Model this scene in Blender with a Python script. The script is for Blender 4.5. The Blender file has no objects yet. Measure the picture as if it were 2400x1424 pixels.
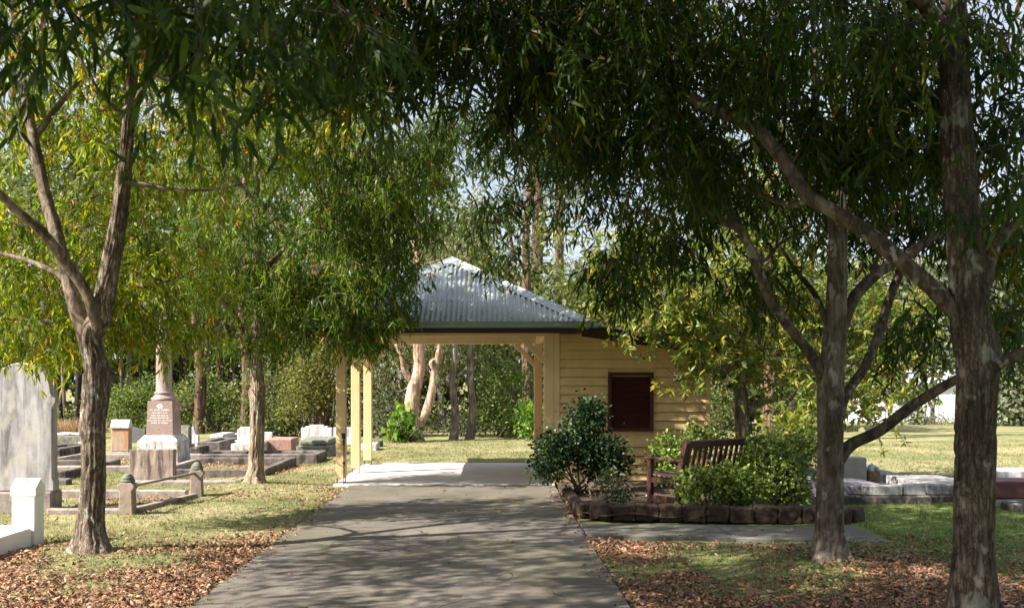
import bpy, bmesh, math, random
import numpy as np
from mathutils import Vector, Matrix
random.seed(7)
RNG = np.random.default_rng(7)
SC = bpy.context.scene
COL = SC.collection

# ------------------------------------------------------------------ camera, sky, sun, exposure
F = 2333.0            # focal length in photo pixels (2400 wide), 35 mm on 36 mm
EYE = 1.6
cam_d = bpy.data.cameras.new('camera')
cam = bpy.data.objects.new('camera', cam_d)
COL.objects.link(cam)
cam.location = (0, 0, EYE)
cam.rotation_euler = (math.radians(90), 0, 0)
cam_d.sensor_width = 36
cam_d.lens = 35
cam_d.shift_x = 54 / 2400
cam_d.shift_y = 178 / 2400
cam_d.clip_start = 0.1
cam_d.clip_end = 2000
cam_d.dof.use_dof = True
cam_d.dof.focus_distance = 13.0
cam_d.dof.aperture_fstop = 4.5
SC.camera = cam

SUN_EL, SUN_AZ = 42.0, 25.0          # azimuth: degrees from due left towards the camera
el, az = math.radians(SUN_EL), math.radians(SUN_AZ)
SUN = Vector((-math.cos(el) * math.cos(az), -math.cos(el) * math.sin(az), math.sin(el)))
w = bpy.data.worlds.new('World')
SC.world = w
w.use_nodes = True
nt = w.node_tree
bg = nt.nodes['Background']
sky = nt.nodes.new('ShaderNodeTexSky')
sky.sky_type = 'NISHITA'
sky.sun_disc = False
sky.sun_elevation = el
sky.sun_rotation = math.atan2(SUN.x, SUN.y)
sky.air_density = 1.0
sky.dust_density = 2.0
sky.ozone_density = 1.0
# thin high cloud veiling the whole sky
tcw = nt.nodes.new('ShaderNodeTexCoord')
cl = nt.nodes.new('ShaderNodeTexNoise'); cl.inputs['Scale'].default_value = 2.6; cl.inputs['Detail'].default_value = 7; cl.inputs['Roughness'].default_value = .6
nt.links.new(tcw.outputs['Generated'], cl.inputs['Vector'])
cr = nt.nodes.new('ShaderNodeMapRange'); cr.inputs[1].default_value = .3; cr.inputs[2].default_value = .7; cr.inputs[3].default_value = .35; cr.inputs[4].default_value = .8
nt.links.new(cl.outputs[0], cr.inputs[0])
cm = nt.nodes.new('ShaderNodeMix'); cm.data_type = 'RGBA'
nt.links.new(cr.outputs[0], cm.inputs[0]); nt.links.new(sky.outputs[0], cm.inputs[6]); cm.inputs[7].default_value = (5.0, 5.2, 5.7, 1)
nt.links.new(cm.outputs[2], bg.inputs[0])
bg.inputs[1].default_value = 0.066
sl = bpy.data.lights.new('sun', 'SUN')
sl.energy = 5.0
sl.angle = math.radians(0.53)
sl.color = (1.0, 0.93, 0.82)
so = bpy.data.objects.new('sun', sl)
COL.objects.link(so)
so.rotation_euler = SUN.to_track_quat('Z', 'Y').to_euler()
so.location = (-20, -8, 25)
SC.view_settings.view_transform = 'Standard'
SC.view_settings.look = 'None'
SC.view_settings.gamma = 1.0
SC.view_settings.exposure = 1.6
SC.view_settings.use_curve_mapping = False
SC.cycles.max_bounces = 7
SC.cycles.diffuse_bounces = 3
SC.cycles.glossy_bounces = 2
SC.cycles.transmission_bounces = 4
SC.cycles.transparent_max_bounces = 4
SC.cycles.use_denoising = True
SC.cycles.sample_clamp_indirect = 8

# ------------------------------------------------------------------ helpers
def W(px, py, d):
    """photo pixel at distance d (m along the view axis) -> world point"""
    return Vector(((px - 1146) / F * d, d, EYE - (py - 890) / F * d))

def X(px, d):
    return (px - 1146) / F * d

def tag(o, label=None, cat=None, group=None, kind=None):
    if label: o['label'] = label
    if cat: o['category'] = cat
    if group: o['group'] = group
    if kind: o['kind'] = kind
    return o

def empty(name, loc=(0, 0, 0), rz=0.0, label=None, cat=None, group=None):
    o = bpy.data.objects.new(name, None)
    o.empty_display_size = 0.2
    COL.objects.link(o)
    o.location = loc
    o.rotation_euler = (0, 0, rz)
    return tag(o, label, cat, group)

def link(name, me, mat=None, parent=None, loc=(0, 0, 0), rot=(0, 0, 0)):
    o = bpy.data.objects.new(name, me)
    COL.objects.link(o)
    if mat is not None and len(me.materials) == 0:
        me.materials.append(mat)
    o.location = loc
    o.rotation_euler = rot
    if parent: o.parent = parent
    return o

def bm_obj(name, bm, mat, parent=None, loc=(0, 0, 0), rot=(0, 0, 0), smooth=False):
    me = bpy.data.meshes.new(name)
    bmesh.ops.recalc_face_normals(bm, faces=bm.faces)
    bm.to_mesh(me)
    bm.free()
    if smooth:
        me.polygons.foreach_set('use_smooth', [True] * len(me.polygons))
    return link(name, me, mat, parent, loc, rot)

def box(name, lo, hi, mat, parent=None, bevel=0.008, rot=(0, 0, 0), wob=0.0, seg=1):
    """bevelled box between two corners (in parent space), own origin at its centre"""
    lo, hi = Vector(lo), Vector(hi)
    c, s = (lo + hi) / 2, hi - lo
    bm = bmesh.new()
    bmesh.ops.create_cube(bm, size=1)
    for v in bm.verts:
        v.co = Vector((v.co.x * s.x, v.co.y * s.y, v.co.z * s.z))
        if wob:
            v.co += Vector((random.uniform(-wob, wob), random.uniform(-wob, wob), random.uniform(-wob, wob)))
    b = min(bevel, 0.45 * min(s))
    if b > 0:
        bmesh.ops.bevel(bm, geom=list(bm.edges), offset=b, segments=seg, affect='EDGES', profile=0.5)
    return bm_obj(name, bm, mat, parent, c, rot)

def rough_box(name, lo, hi, mat, parent=None, amp=0.01, cuts=5, bevel=0.015, rot=(0, 0, 0), seed=0, freq=6.0):
    """weathered masonry block: subdivided, bevelled, surface pushed about by noise"""
    lo, hi = Vector(lo), Vector(hi)
    c, s = (lo + hi) / 2, hi - lo
    bm = bmesh.new()
    bmesh.ops.create_cube(bm, size=1)
    for v in bm.verts:
        v.co = Vector((v.co.x * s.x, v.co.y * s.y, v.co.z * s.z))
    bmesh.ops.bevel(bm, geom=list(bm.edges), offset=min(bevel, .4 * min(s)), segments=1, affect='EDGES')
    L = max(s) / (cuts + 1)
    for _ in range(3):
        ed = [e for e in bm.edges if e.calc_length() > L * 1.3]
        if not ed: break
        bmesh.ops.subdivide_edges(bm, edges=ed, cuts=1, use_grid_fill=True)
    from mathutils import noise
    off = Vector((seed * 3.17, seed * 1.3, seed * 7.7))
    for v in bm.verts:
        n = noise.noise_vector((v.co + c) * freq + off)
        v.co += n * amp
    return bm_obj(name, bm, mat, parent, c, rot)

def extrude_profile(name, pts, y0, y1, mat, parent=None, bevel=0.0, loc=(0, 0, 0), rot=(0, 0, 0), axis='y'):
    """closed outline in (x,z) extruded along y (or outline in (y,z) along x)"""
    bm = bmesh.new()
    def mk(a, b, t):
        return (a, t, b) if axis == 'y' else (t, a, b)
    va = [bm.verts.new(mk(a, b, y0)) for a, b in pts]
    vb = [bm.verts.new(mk(a, b, y1)) for a, b in pts]
    bm.faces.new(va)
    bm.faces.new(vb[::-1])
    n = len(pts)
    for i in range(n):
        bm.faces.new((va[i], va[(i + 1) % n], vb[(i + 1) % n], vb[i]))
    bmesh.ops.recalc_face_normals(bm, faces=bm.faces)
    if bevel:
        bmesh.ops.bevel(bm, geom=[e for e in bm.edges if len(e.link_faces) == 2 and e.calc_face_angle() > .6],
                        offset=bevel, segments=1, affect='EDGES')
    return bm_obj(name, bm, mat, parent, loc, rot)

def lathe(name, prof, sides, mat, parent=None, loc=(0, 0, 0), rot=(0, 0, 0), smooth=True):
    """surface of revolution from (r,z) pairs"""
    bm = bmesh.new()
    rings = []
    for r, z in prof:
        rings.append([bm.verts.new((r * math.cos(2 * math.pi * i / sides), r * math.sin(2 * math.pi * i / sides), z)) for i in range(sides)])
    for a, b in zip(rings, rings[1:]):
        for i in range(sides):
            bm.faces.new((a[i], a[(i + 1) % sides], b[(i + 1) % sides], b[i]))
    bm.faces.new(rings[0][::-1])
    bm.faces.new(rings[-1])
    o = bm_obj(name, bm, mat, parent, loc, rot, smooth)
    return o

def beam(name, a, b, w_, h_, mat, parent=None, bevel=0.006):
    """square bar from a to b"""
    a, b = Vector(a), Vector(b)
    d = b - a
    q = d.to_track_quat('X', 'Z')
    bm = bmesh.new()
    bmesh.ops.create_cube(bm, size=1)
    for v in bm.verts:
        v.co = Vector((v.co.x * d.length, v.co.y * w_, v.co.z * h_))
    if bevel:
        bmesh.ops.bevel(bm, geom=list(bm.edges), offset=bevel, segments=1, affect='EDGES')
    return bm_obj(name, bm, mat, parent, (a + b) / 2, q.to_euler())

def np_mesh(name, verts, polys_flat, loop_starts, face_rnd=None, smooth=False, face_tone=None):
    me = bpy.data.meshes.new(name)
    nv, nl, npoly = len(verts), len(polys_flat), len(loop_starts)
    me.vertices.add(nv)
    me.vertices.foreach_set('co', np.ascontiguousarray(verts, dtype=np.float32).ravel())
    me.loops.add(nl)
    me.loops.foreach_set('vertex_index', np.ascontiguousarray(polys_flat, dtype=np.int32))
    me.polygons.add(npoly)
    me.polygons.foreach_set('loop_start', np.ascontiguousarray(loop_starts, dtype=np.int32))
    me.update(calc_edges=True)
    if smooth:
        me.polygons.foreach_set('use_smooth', np.ones(npoly, dtype=bool))
    if face_rnd is not None:
        at = me.attributes.new('rnd', 'FLOAT', 'FACE')
        at.data.foreach_set('value', np.ascontiguousarray(face_rnd, dtype=np.float32))
    if face_tone is not None:
        at = me.attributes.new('tone', 'FLOAT', 'FACE')
        at.data.foreach_set('value', np.ascontiguousarray(face_tone, dtype=np.float32))
    return me

def hash2(ix, iy, seed):
    h = (ix.astype(np.int64) * 374761393 + iy.astype(np.int64) * 668265263 + seed * 974634777) & 0xffffffff
    h = ((h ^ (h >> 13)) * 1274126177) & 0xffffffff
    h = h ^ (h >> 16)
    return (h & 0xffffff) / float(0xffffff)

def vnoise(u, v, seed=0, period_u=None):
    u = np.asarray(u, dtype=float); v = np.asarray(v, dtype=float)
    iu, iv = np.floor(u), np.floor(v)
    fu, fv = u - iu, v - iv
    fu, fv = fu * fu * (3 - 2 * fu), fv * fv * (3 - 2 * fv)
    iu2 = iu + 1
    if period_u:
        iu, iu2 = np.mod(iu, period_u), np.mod(iu2, period_u)
    a, b = hash2(iu, iv, seed), hash2(iu2, iv, seed)
    c, d = hash2(iu, iv + 1, seed), hash2(iu2, iv + 1, seed)
    return (a * (1 - fu) + b * fu) * (1 - fv) + (c * (1 - fu) + d * fu) * fv

def unit(a):
    return a / np.maximum(np.linalg.norm(a, axis=-1, keepdims=True), 1e-9)

# ------------------------------------------------------------------ materials
MATS = {}
def new_mat(name):
    m = bpy.data.materials.new(name)
    m.use_nodes = True
    n = m.node_tree.nodes
    return m, n, m.node_tree.links, n['Principled BSDF']

def ramp(n, l, fac, stops, interp='LINEAR'):
    r = n.new('ShaderNodeValToRGB')
    r.color_ramp.interpolation = interp
    el_ = r.color_ramp.elements
    while len(el_) > 1: el_.remove(el_[-1])
    for i, (p, c) in enumerate(stops):
        e = el_[0] if i == 0 else el_.new(p)
        e.position = p
        e.color = (c[0], c[1], c[2], 1) if not isinstance(c, (int, float)) else (c, c, c, 1)
    l.new(fac, r.inputs[0])
    return r.outputs[0]

def noise(n, l, vec, scale, detail=4, rough=.55, dist=0.0):
    t = n.new('ShaderNodeTexNoise')
    t.inputs['Scale'].default_value = scale
    t.inputs['Detail'].default_value = detail
    t.inputs['Roughness'].default_value = rough
    t.inputs['Distortion'].default_value = dist
    if vec is not None: l.new(vec, t.inputs['Vector'])
    return t.outputs[0]

def noise_col(n, l, vec, scale):
    t = n.new('ShaderNodeTexNoise'); t.inputs['Scale'].default_value = scale; t.inputs['Detail'].default_value = 3
    l.new(vec, t.inputs['Vector'])
    sc_ = n.new('ShaderNodeVectorMath'); sc_.operation = 'SCALE'; sc_.inputs['Scale'].default_value = 8.0
    l.new(t.outputs['Color'], sc_.inputs[0])
    return sc_.outputs[0]

def mapping(n, l, src, scale=(1, 1, 1), loc=(0, 0, 0)):
    m = n.new('ShaderNodeMapping')
    m.inputs['Scale'].default_value = scale
    m.inputs['Location'].default_value = loc
    l.new(src, m.inputs['Vector'])
    return m.outputs[0]

def mix(n, l, fac, a, b, mode='MIX'):
    m = n.new('ShaderNodeMix')
    m.data_type = 'RGBA'
    m.blend_type = mode
    for sock, val in ((m.inputs[0], fac), (m.inputs[6], a), (m.inputs[7], b)):
        if isinstance(val, (int, float)): sock.default_value = val
        elif isinstance(val, tuple): sock.default_value = (val[0], val[1], val[2], 1)
        else: l.new(val, sock)
    return m.outputs[2]

def bump(n, l, h, strength, dist=0.02, normal=None):
    b = n.new('ShaderNodeBump')
    b.inputs['Strength'].default_value = strength
    b.inputs['Distance'].default_value = dist
    l.new(h, b.inputs['Height'])
    if normal is not None: l.new(normal, b.inputs['Normal'])
    return b.outputs[0]

def world_pos(n):
    return n.new('ShaderNodeNewGeometry').outputs['Position']

def obj_pos(n):
    return n.new('ShaderNodeTexCoord').outputs['Object']

def stone(name, light, dark, stain=None, streak=0.5, speck=0.3, rough=.85, scale=1.0, bmp=.35, lo=.35, hi=.65):
    m, n, l, p = new_mat(name)
    pos = world_pos(n)
    v1 = noise(n, l, mapping(n, l, pos, (9 * scale, 9 * scale, 1.3 * scale)), 1.0, 5, .65, .6)
    v2 = noise(n, l, pos, 5 * scale, 6, .7)
    v3 = noise(n, l, pos, 90 * scale, 3, .6)
    m1 = mix(n, l, streak, v2, v1)
    c = ramp(n, l, m1, [(lo, dark), (hi, light)])
    if stain:
        s = ramp(n, l, noise(n, l, mapping(n, l, pos, (4, 4, 2), (3, 5, 1)), 1.2, 4, .6), [(.52, 0.0), (.68, 1.0)])
        c = mix(n, l, s, c, stain)
    sp = ramp(n, l, v3, [(.35, 1 - speck), (.6, 1.0)])
    c = mix(n, l, 1.0, c, sp, 'MULTIPLY')
    l.new(c, p.inputs['Base Color'])
    p.inputs['Roughness'].default_value = rough
    hsum = n.new('ShaderNodeMath'); hsum.operation = 'MULTIPLY_ADD'
    l.new(v3, hsum.inputs[0]); hsum.inputs[1].default_value = .4; l.new(v2, hsum.inputs[2])
    l.new(bump(n, l, hsum.outputs[0], bmp, .015), p.inputs['Normal'])
    return m

def paint(name, col, rough=.5, wear=.12, spec=.4, bmp=.08):
    m, n, l, p = new_mat(name)
    pos = world_pos(n)
    a = noise(n, l, mapping(n, l, pos, (3, 3, 3)), 1.0, 5, .6)
    g = noise(n, l, mapping(n, l, pos, (4, 4, 60)), 1.0, 3, .6)
    c = ramp(n, l, a, [(.3, tuple(x * (1 - wear) for x in col)), (.7, tuple(min(1, x * (1 + wear * .5)) for x in col))])
    gr = ramp(n, l, noise(n, l, mapping(n, l, pos, (7, 7, 1.6), (2, 1, 5)), 1.0, 6, .7, .5), [(.50, 0.0), (.72, min(.5, wear * 2.6))])
    c = mix(n, l, gr, c, tuple(x * .45 + .02 for x in col))
    l.new(c, p.inputs['Base Color'])
    p.inputs['Roughness'].default_value = rough
    p.inputs['Specular IOR Level'].default_value = spec
    l.new(bump(n, l, g, bmp, .004), p.inputs['Normal'])
    return m

def leaf_mat(name, stops, trans=.45, rough=.45, back=1.25, spec=.3):
    """leaf: per-leaf random colour (attribute rnd), light passing through the blade"""
    m, n, l, p = new_mat(name)
    at = n.new('ShaderNodeAttribute'); at.attribute_name = 'rnd'
    c = ramp(n, l, at.outputs['Fac'], stops)
    l.new(c, p.inputs['Base Color'])
    p.inputs['Roughness'].default_value = rough
    p.inputs['Specular IOR Level'].default_value = spec
    tr = n.new('ShaderNodeBsdfTranslucent')
    tc = mix(n, l, 1.0, c, (back * 1.15, back * 1.1, back * .55), 'MULTIPLY')
    l.new(tc, tr.inputs['Color'])
    ms = n.new('ShaderNodeMixShader')
    ms.inputs[0].default_value = trans
    l.new(p.outputs[0], ms.inputs[1]); l.new(tr.outputs[0], ms.inputs[2])
    l.new(ms.outputs[0], n['Material Output'].inputs[0])
    return m

def bark_mat(name, light, dark, lichen=(.42, .45, .36), lich=.5, vs=2.2, hs=26, bmp=.9, crisp=0.0):
    m, n, l, p = new_mat(name)
    pos = world_pos(n)
    v = noise(n, l, mapping(n, l, pos, (hs, hs, vs)), 1.0, 6, .65, .8)
    big = noise(n, l, mapping(n, l, pos, (4, 4, 2.2), (7, 3, 1)), 1.0, 4, .6)
    fine = noise(n, l, mapping(n, l, pos, (90, 90, 22)), 1.0, 3, .6)
    c = ramp(n, l, v, [(.30, tuple(x * .45 for x in dark)), (.46, dark), (.68, light)])
    if crisp:
        # short dark cracks between plates
        vo = n.new('ShaderNodeTexVoronoi'); vo.feature = 'DISTANCE_TO_EDGE'; vo.inputs['Scale'].default_value = 1.0
        wob = mix(n, l, .25, mapping(n, l, pos, (hs * .9, hs * .9, vs * 2.2)), noise_col(n, l, pos, 14))
        l.new(wob, vo.inputs['Vector'])
        ck = ramp(n, l, vo.outputs['Distance'], [(.0, 1.0), (.09, .35), (.2, 0.0)])
        ckm = n.new('ShaderNodeMath'); ckm.operation = 'MULTIPLY'; ckm.inputs[1].default_value = crisp; l.new(ck, ckm.inputs[0])
        c = mix(n, l, ckm.outputs[0], c, tuple(x * .35 for x in dark))
    blotch = ramp(n, l, big, [(.38, (.62, .58, .52)), (.62, (1.15, 1.12, 1.08))])
    c = mix(n, l, 1.0, c, blotch, 'MULTIPLY')
    ls = ramp(n, l, noise(n, l, mapping(n, l, pos, (9, 9, 6), (1, 9, 4)), 1.0, 3, .55, .4), [(.60, 0.0), (.66, lich)])
    c = mix(n, l, ls, c, lichen)
    l.new(c, p.inputs['Base Color'])
    p.inputs['Roughness'].default_value = .9
    p.inputs['Specular IOR Level'].default_value = .2
    add = n.new('ShaderNodeMath'); add.operation = 'MULTIPLY_ADD'
    l.new(fine, add.inputs[0]); add.inputs[1].default_value = .35; l.new(v, add.inputs[2])
    l.new(bump(n, l, add.outputs[0], bmp, .02), p.inputs['Normal'])
    return m

def grass_colour(n, l, pos):
    a = noise(n, l, mapping(n, l, pos, (1, 1, .2)), .55, 5, .65)
    b = noise(n, l, mapping(n, l, pos, (1, 1, .2)), 9, 4, .7)
    s = mix(n, l, .45, a, b)
    c = ramp(n, l, s, [(.36, (.105, .13, .045)), (.47, (.185, .19, .085)), (.56, (.285, .26, .14)), (.68, (.38, .33, .205))])
    # the mown grass to the right of the drive is a greener sward
    sx = n.new('ShaderNodeSeparateXYZ'); l.new(pos, sx.inputs[0])
    mr = n.new('ShaderNodeMapRange'); mr.inputs[1].default_value = .5; mr.inputs[2].default_value = 3.5
    l.new(sx.outputs[0], mr.inputs[0])
    my = n.new('ShaderNodeMapRange'); my.inputs[1].default_value = 15; my.inputs[2].default_value = 12
    l.new(sx.outputs[1], my.inputs[0])
    mul = n.new('ShaderNodeMath'); mul.operation = 'MULTIPLY'
    l.new(mr.outputs[0], mul.inputs[0]); l.new(my.outputs[0], mul.inputs[1])
    m8 = n.new('ShaderNodeMath'); m8.operation = 'MULTIPLY'; m8.inputs[1].default_value = .8
    l.new(mul.outputs[0], m8.inputs[0])
    g2 = ramp(n, l, b, [(.35, (.06, .12, .02)), (.6, (.14, .20, .045))])
    return mix(n, l, m8.outputs[0], c, g2)

def make_materials():
    M = MATS
    # ground sheet: grass thatch and soil
    m, n, l, p = new_mat('ground_grass')
    pos = world_pos(n)
    c = grass_colour(n, l, pos)
    soil = ramp(n, l, noise(n, l, pos, 14, 5, .7), [(.35, (.07, .045, .025)), (.65, (.20, .13, .075))])
    f = ramp(n, l, noise(n, l, pos, 2.3, 5, .7), [(.56, 0.0), (.70, .75)])
    c = mix(n, l, f, c, soil)
    l.new(c, p.inputs['Base Color']); p.inputs['Roughness'].default_value = .95
    p.inputs['Specular IOR Level'].default_value = .1
    l.new(bump(n, l, noise(n, l, pos, 60, 4, .7), .7, .02), p.inputs['Normal'])
    M['ground'] = m
    m, n, l, p = new_mat('grass_blade')
    at = n.new('ShaderNodeAttribute'); at.attribute_name = 'rnd'
    c = grass_colour(n, l, world_pos(n))
    v = ramp(n, l, at.outputs['Fac'], [(0, (.55, .7, .45)), (.5, (1, 1, 1)), (1, (1.5, 1.35, 1.1))])
    c = mix(n, l, 1.0, c, v, 'MULTIPLY')
    l.new(c, p.inputs['Base Color']); p.inputs['Roughness'].default_value = .7
    p.inputs['Specular IOR Level'].default_value = .2
    tr = n.new('ShaderNodeBsdfTranslucent'); l.new(c, tr.inputs[0])
    ms = n.new('ShaderNodeMixShader'); ms.inputs[0].default_value = .35
    l.new(p.outputs[0], ms.inputs[1]); l.new(tr.outputs[0], ms.inputs[2]); l.new(ms.outputs[0], n['Material Output'].inputs[0])
    M['blade'] = m
    # concrete drive: grey brown, stained, mossy
    def concrete(name, a, b, moss=0.0, stain=.5, dark=(.10, .085, .07)):
        m, n, l, p = new_mat(name)
        pos = world_pos(n)
        c = ramp(n, l, noise(n, l, pos, 1.3, 6, .7), [(.32, a), (.66, b)])
        s = ramp(n, l, noise(n, l, mapping(n, l, pos, (1.2, .5, 1), (4, 2, 0)), 1.0, 5, .65), [(.45, 0.0), (.7, stain)])
        c = mix(n, l, s, c, dark)
        if moss:
            g = ramp(n, l, noise(n, l, mapping(n, l, pos, (.8, .5, 1), (9, 1, 0)), 1.0, 4, .6), [(.44, 0.0), (.62, moss)])
            c = mix(n, l, g, c, (.12, .12, .04))
        fl = ramp(n, l, noise(n, l, pos, 70, 3, .7), [(.3, .72), (.55, 1.0), (.75, 1.12)])
        c = mix(n, l, 1.0, c, fl, 'MULTIPLY')
        l.new(c, p.inputs['Base Color']); p.inputs['Roughness'].default_value = .8
        p.inputs['Specular IOR Level'].default_value = .3
        l.new(bump(n, l, noise(n, l, pos, 110, 4, .75), .35, .008), p.inputs['Normal'])
        return m
    M['drive'] = concrete('drive_concrete', (.098, .086, .075), (.185, .163, .142), .3, .6)
    M['slab'] = concrete('shelter_concrete', (.56, .52, .50), (.68, .64, .62), 0, .22, (.36, .33, .31))
    M['sidepath'] = concrete('side_path_concrete', (.10, .095, .09), (.17, .16, .15), .25, .4)
    # building
    M['cream'] = paint('cream_weatherboard_paint', (.66, .48, .235), .55, .14)
    M['cream_trim'] = paint('cream_trim_paint', (.68, .50, .275), .5, .1)
    M['maroon'] = paint('maroon_paint', (.055, .009, .010), .4, .2, .5)
    M['fascia'] = paint('dark_maroon_fascia', (.035, .008, .009), .45, .2, .5)
    M['gutter'] = paint('grey_green_gutter', (.15, .21, .19), .35, .1, .5, .02)
    m, n, l, p = new_mat('corrugated_steel')
    pos = world_pos(n)
    c = ramp(n, l, noise(n, l, mapping(n, l, pos, (3, 1, 1)), 2.0, 5, .7), [(.3, (.27, .315, .315)), (.7, (.345, .385, .385))])
    d = ramp(n, l, noise(n, l, pos, 26, 4, .7), [(.58, 0.0), (.72, .45)])
    c = mix(n, l, d, c, (.20, .20, .17))
    l.new(c, p.inputs['Base Color']); p.inputs['Roughness'].default_value = .5; p.inputs['Metallic'].default_value = .0
    M['steel'] = m
    m, n, l, p = new_mat('black_iron')
    c = ramp(n, l, noise(n, l, world_pos(n), 40, 3, .6), [(.4, (.02, .02, .02)), (.7, (.07, .045, .03))])
    l.new(c, p.inputs['Base Color']); p.inputs['Roughness'].default_value = .6; p.inputs['Metallic'].default_value = .4
    M['iron'] = m
    m, n, l, p = new_mat('bench_timber')
    pos = obj_pos(n)
    c = ramp(n, l, noise(n, l, mapping(n, l, pos, (30, 30, 6)), 1.0, 4, .6), [(.35, (.045, .018, .016)), (.65, (.11, .045, .035))])
    l.new(c, p.inputs['Base Color']); p.inputs['Roughness'].default_value = .38
    l.new(bump(n, l, noise(n, l, mapping(n, l, pos, (60, 60, 12)), 1.0, 3, .6), .2, .004), p.inputs['Normal'])
    M['bench'] = m
    m, n, l, p = new_mat('bench_seat_timber')
    pos = obj_pos(n)
    c = ramp(n, l, noise(n, l, mapping(n, l, pos, (6, 40, 30)), 1.0, 4, .6), [(.35, (.09, .05, .035)), (.65, (.22, .15, .10))])
    l.new(c, p.inputs['Base Color']); p.inputs['Roughness'].default_value = .5
    M['seat'] = m
    # masonry
    M['block'] = stone('split_face_block', (.085, .050, .031), (.022, .014, .010), None, .2, .5, .95, 2.0, 1.0)
    M['white_paint'] = stone('white_painted_masonry', (.86, .84, .82), (.74, .71, .68), None, .5, .06, .7, 1.0, .12)
    M['marble'] = stone('weathered_white_marble', (.40, .385, .41), (.12, .11, .115), (.40, .37, .33), .75, .14, .75, 1.0, .2, .36, .60)
    M['white_stone'] = stone('white_grave_stone', (.60, .59, .61), (.24, .23, .24), None, .8, .15, .7, 1.6, .25, .34, .58)
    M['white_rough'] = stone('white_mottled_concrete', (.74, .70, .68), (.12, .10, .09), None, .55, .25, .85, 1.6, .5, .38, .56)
    M['white_shaded'] = stone('shaded_mottled_white_concrete', (.42, .41, .42), (.08, .075, .075), None, .55, .25, .85, 1.6, .5, .36, .60)  # mottled white concrete darkened: tree shade on the right graves put into colour
    M['sandstone'] = stone('stained_sandstone', (.50, .38, .26), (.20, .15, .11), (.42, .16, .05), .7, .15, .85)
    M['slabstone'] = stone('brown_streaked_stone', (.42, .33, .28), (.08, .06, .05), None, .85, .2, .88, 1.3, .4, .38, .62)
    M['post_stone'] = stone('grey_brown_sandstone', (.40, .31, .26), (.19, .15, .12), (.20, .20, .16), .3, .2, .9, 1.2, .5)
    M['kerb'] = stone('dark_weathered_concrete', (.24, .20, .18), (.055, .045, .04), (.03, .027, .025), .3, .35, .95, 1.4, .7)
    M['kerb_light'] = stone('pale_weathered_kerb', (.42, .36, .33), (.17, .14, .12), None, .3, .3, .92, 1.4, .6)
    M['kerb_black'] = stone('black_stained_concrete', (.10, .085, .08), (.018, .016, .016), (.35, .31, .28), .35, .3, .95, 1.5, .6)
    M['lichen_stone'] = stone('lichen_covered_stone', (.33, .33, .27), (.07, .075, .055), None, .3, .45, .95, 2.2, .9)
    M['grey_stone'] = stone('dark_grey_granite', (.14, .14, .15), (.08, .08, .085), None, .4, .1, .5)
    M['pink_rough'] = stone('pink_rough_cast', (.55, .32, .28), (.24, .13, .11), None, .2, .35, .9, 3.0, 1.0)
    M['plain_grey'] = stone('plain_grey_concrete', (.42, .40, .36), (.32, .31, .28), None, .5, .12, .8)
    M['purple_slab'] = stone('purple_grey_slab', (.26, .23, .27), (.15, .13, .16), None, .4, .15, .6)
    M['red_block'] = stone('dark_red_stone', (.11, .035, .033), (.05, .018, .018), None, .5, .2, .6)
    m, n, l, p = new_mat('pink_granite')
    pos = world_pos(n)
    vt = n.new('ShaderNodeTexVoronoi'); vt.inputs['Scale'].default_value = 120; l.new(pos, vt.inputs['Vector'])
    c = ramp(n, l, vt.outputs['Color'], [(.2, (.20, .138, .122)), (.5, (.29, .205, .185)), (.8, (.38, .285, .26))])
    l.new(c, p.inputs['Base Color']); p.inputs['Roughness'].default_value = .32
    M['granite'] = m
    m, n, l, p = new_mat('white_lettering'); p.inputs['Base Color'].default_value = (.82, .78, .76, 1); p.inputs['Roughness'].default_value = .6
    M['letters'] = m
    # bed soil / mulch
    m, n, l, p = new_mat('garden_soil')
    pos = world_pos(n)
    c = ramp(n, l, noise(n, l, pos, 22, 5, .75), [(.3, (.035, .024, .016)), (.55, (.10, .07, .045)), (.75, (.22, .16, .11))])
    l.new(c, p.inputs['Base Color']); p.inputs['Roughness'].default_value = .95
    l.new(bump(n, l, noise(n, l, pos, 40, 4, .7), .8, .03), p.inputs['Normal'])
    M['soil'] = m
    # far building
    M['shed_wall'] = paint('white_shed_cladding', (.72, .74, .78), .5, .06)
    M['shed_roof'] = paint('pale_shed_roof', (.50, .54, .60), .5, .1)
    M['dark_glass'] = paint('dark_window_glass', (.03, .035, .045), .15, .1, .6)
    # bark
    M['bark_pale'] = bark_mat('pale_fissured_bark', (.44, .38, .32), (.16, .125, .098), hs=48, vs=5, bmp=1.0, crisp=.85)
    M['bark_white'] = bark_mat('white_patched_bark', (.58, .51, .43), (.20, .155, .115), (.40, .42, .30), .5, hs=40, vs=3, bmp=.9)
    M['bark_brown'] = bark_mat('brown_fissured_bark', (.20, .165, .135), (.085, .067, .053), (.28, .29, .24), .5, hs=46, vs=5, bmp=1.0, crisp=.85)
    M['bark_mottled'] = bark_mat('grey_mottled_bark', (.25, .215, .18), (.125, .104, .086), (.34, .34, .30), .7, hs=14, vs=6, bmp=.5, crisp=.25)
    M['bark_limb'] = bark_mat('limb_bark', (.17, .137, .112), (.062, .048, .038), (.36, .36, .31), .6, 8, 18, .5)
    M['bark_limb_pale'] = bark_mat('pale_limb_bark', (.31, .255, .21), (.12, .092, .07), (.42, .41, .36), .5, 8, 18, .5)
    M['bark_paper'] = bark_mat('paperbark', (.66, .52, .43), (.32, .21, .16), (.68, .60, .54), .7, 1.5, 16, .8)
    M['bark_red'] = bark_mat('reddish_bark', (.27, .18, .135), (.085, .055, .042), (.30, .24, .20), .2, 1.2, 18, .7)
    M['bark_dark'] = bark_mat('dark_bark', (.10, .085, .075), (.03, .026, .024), (.18, .17, .16), .2, 1.2, 18, .7)
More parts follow.
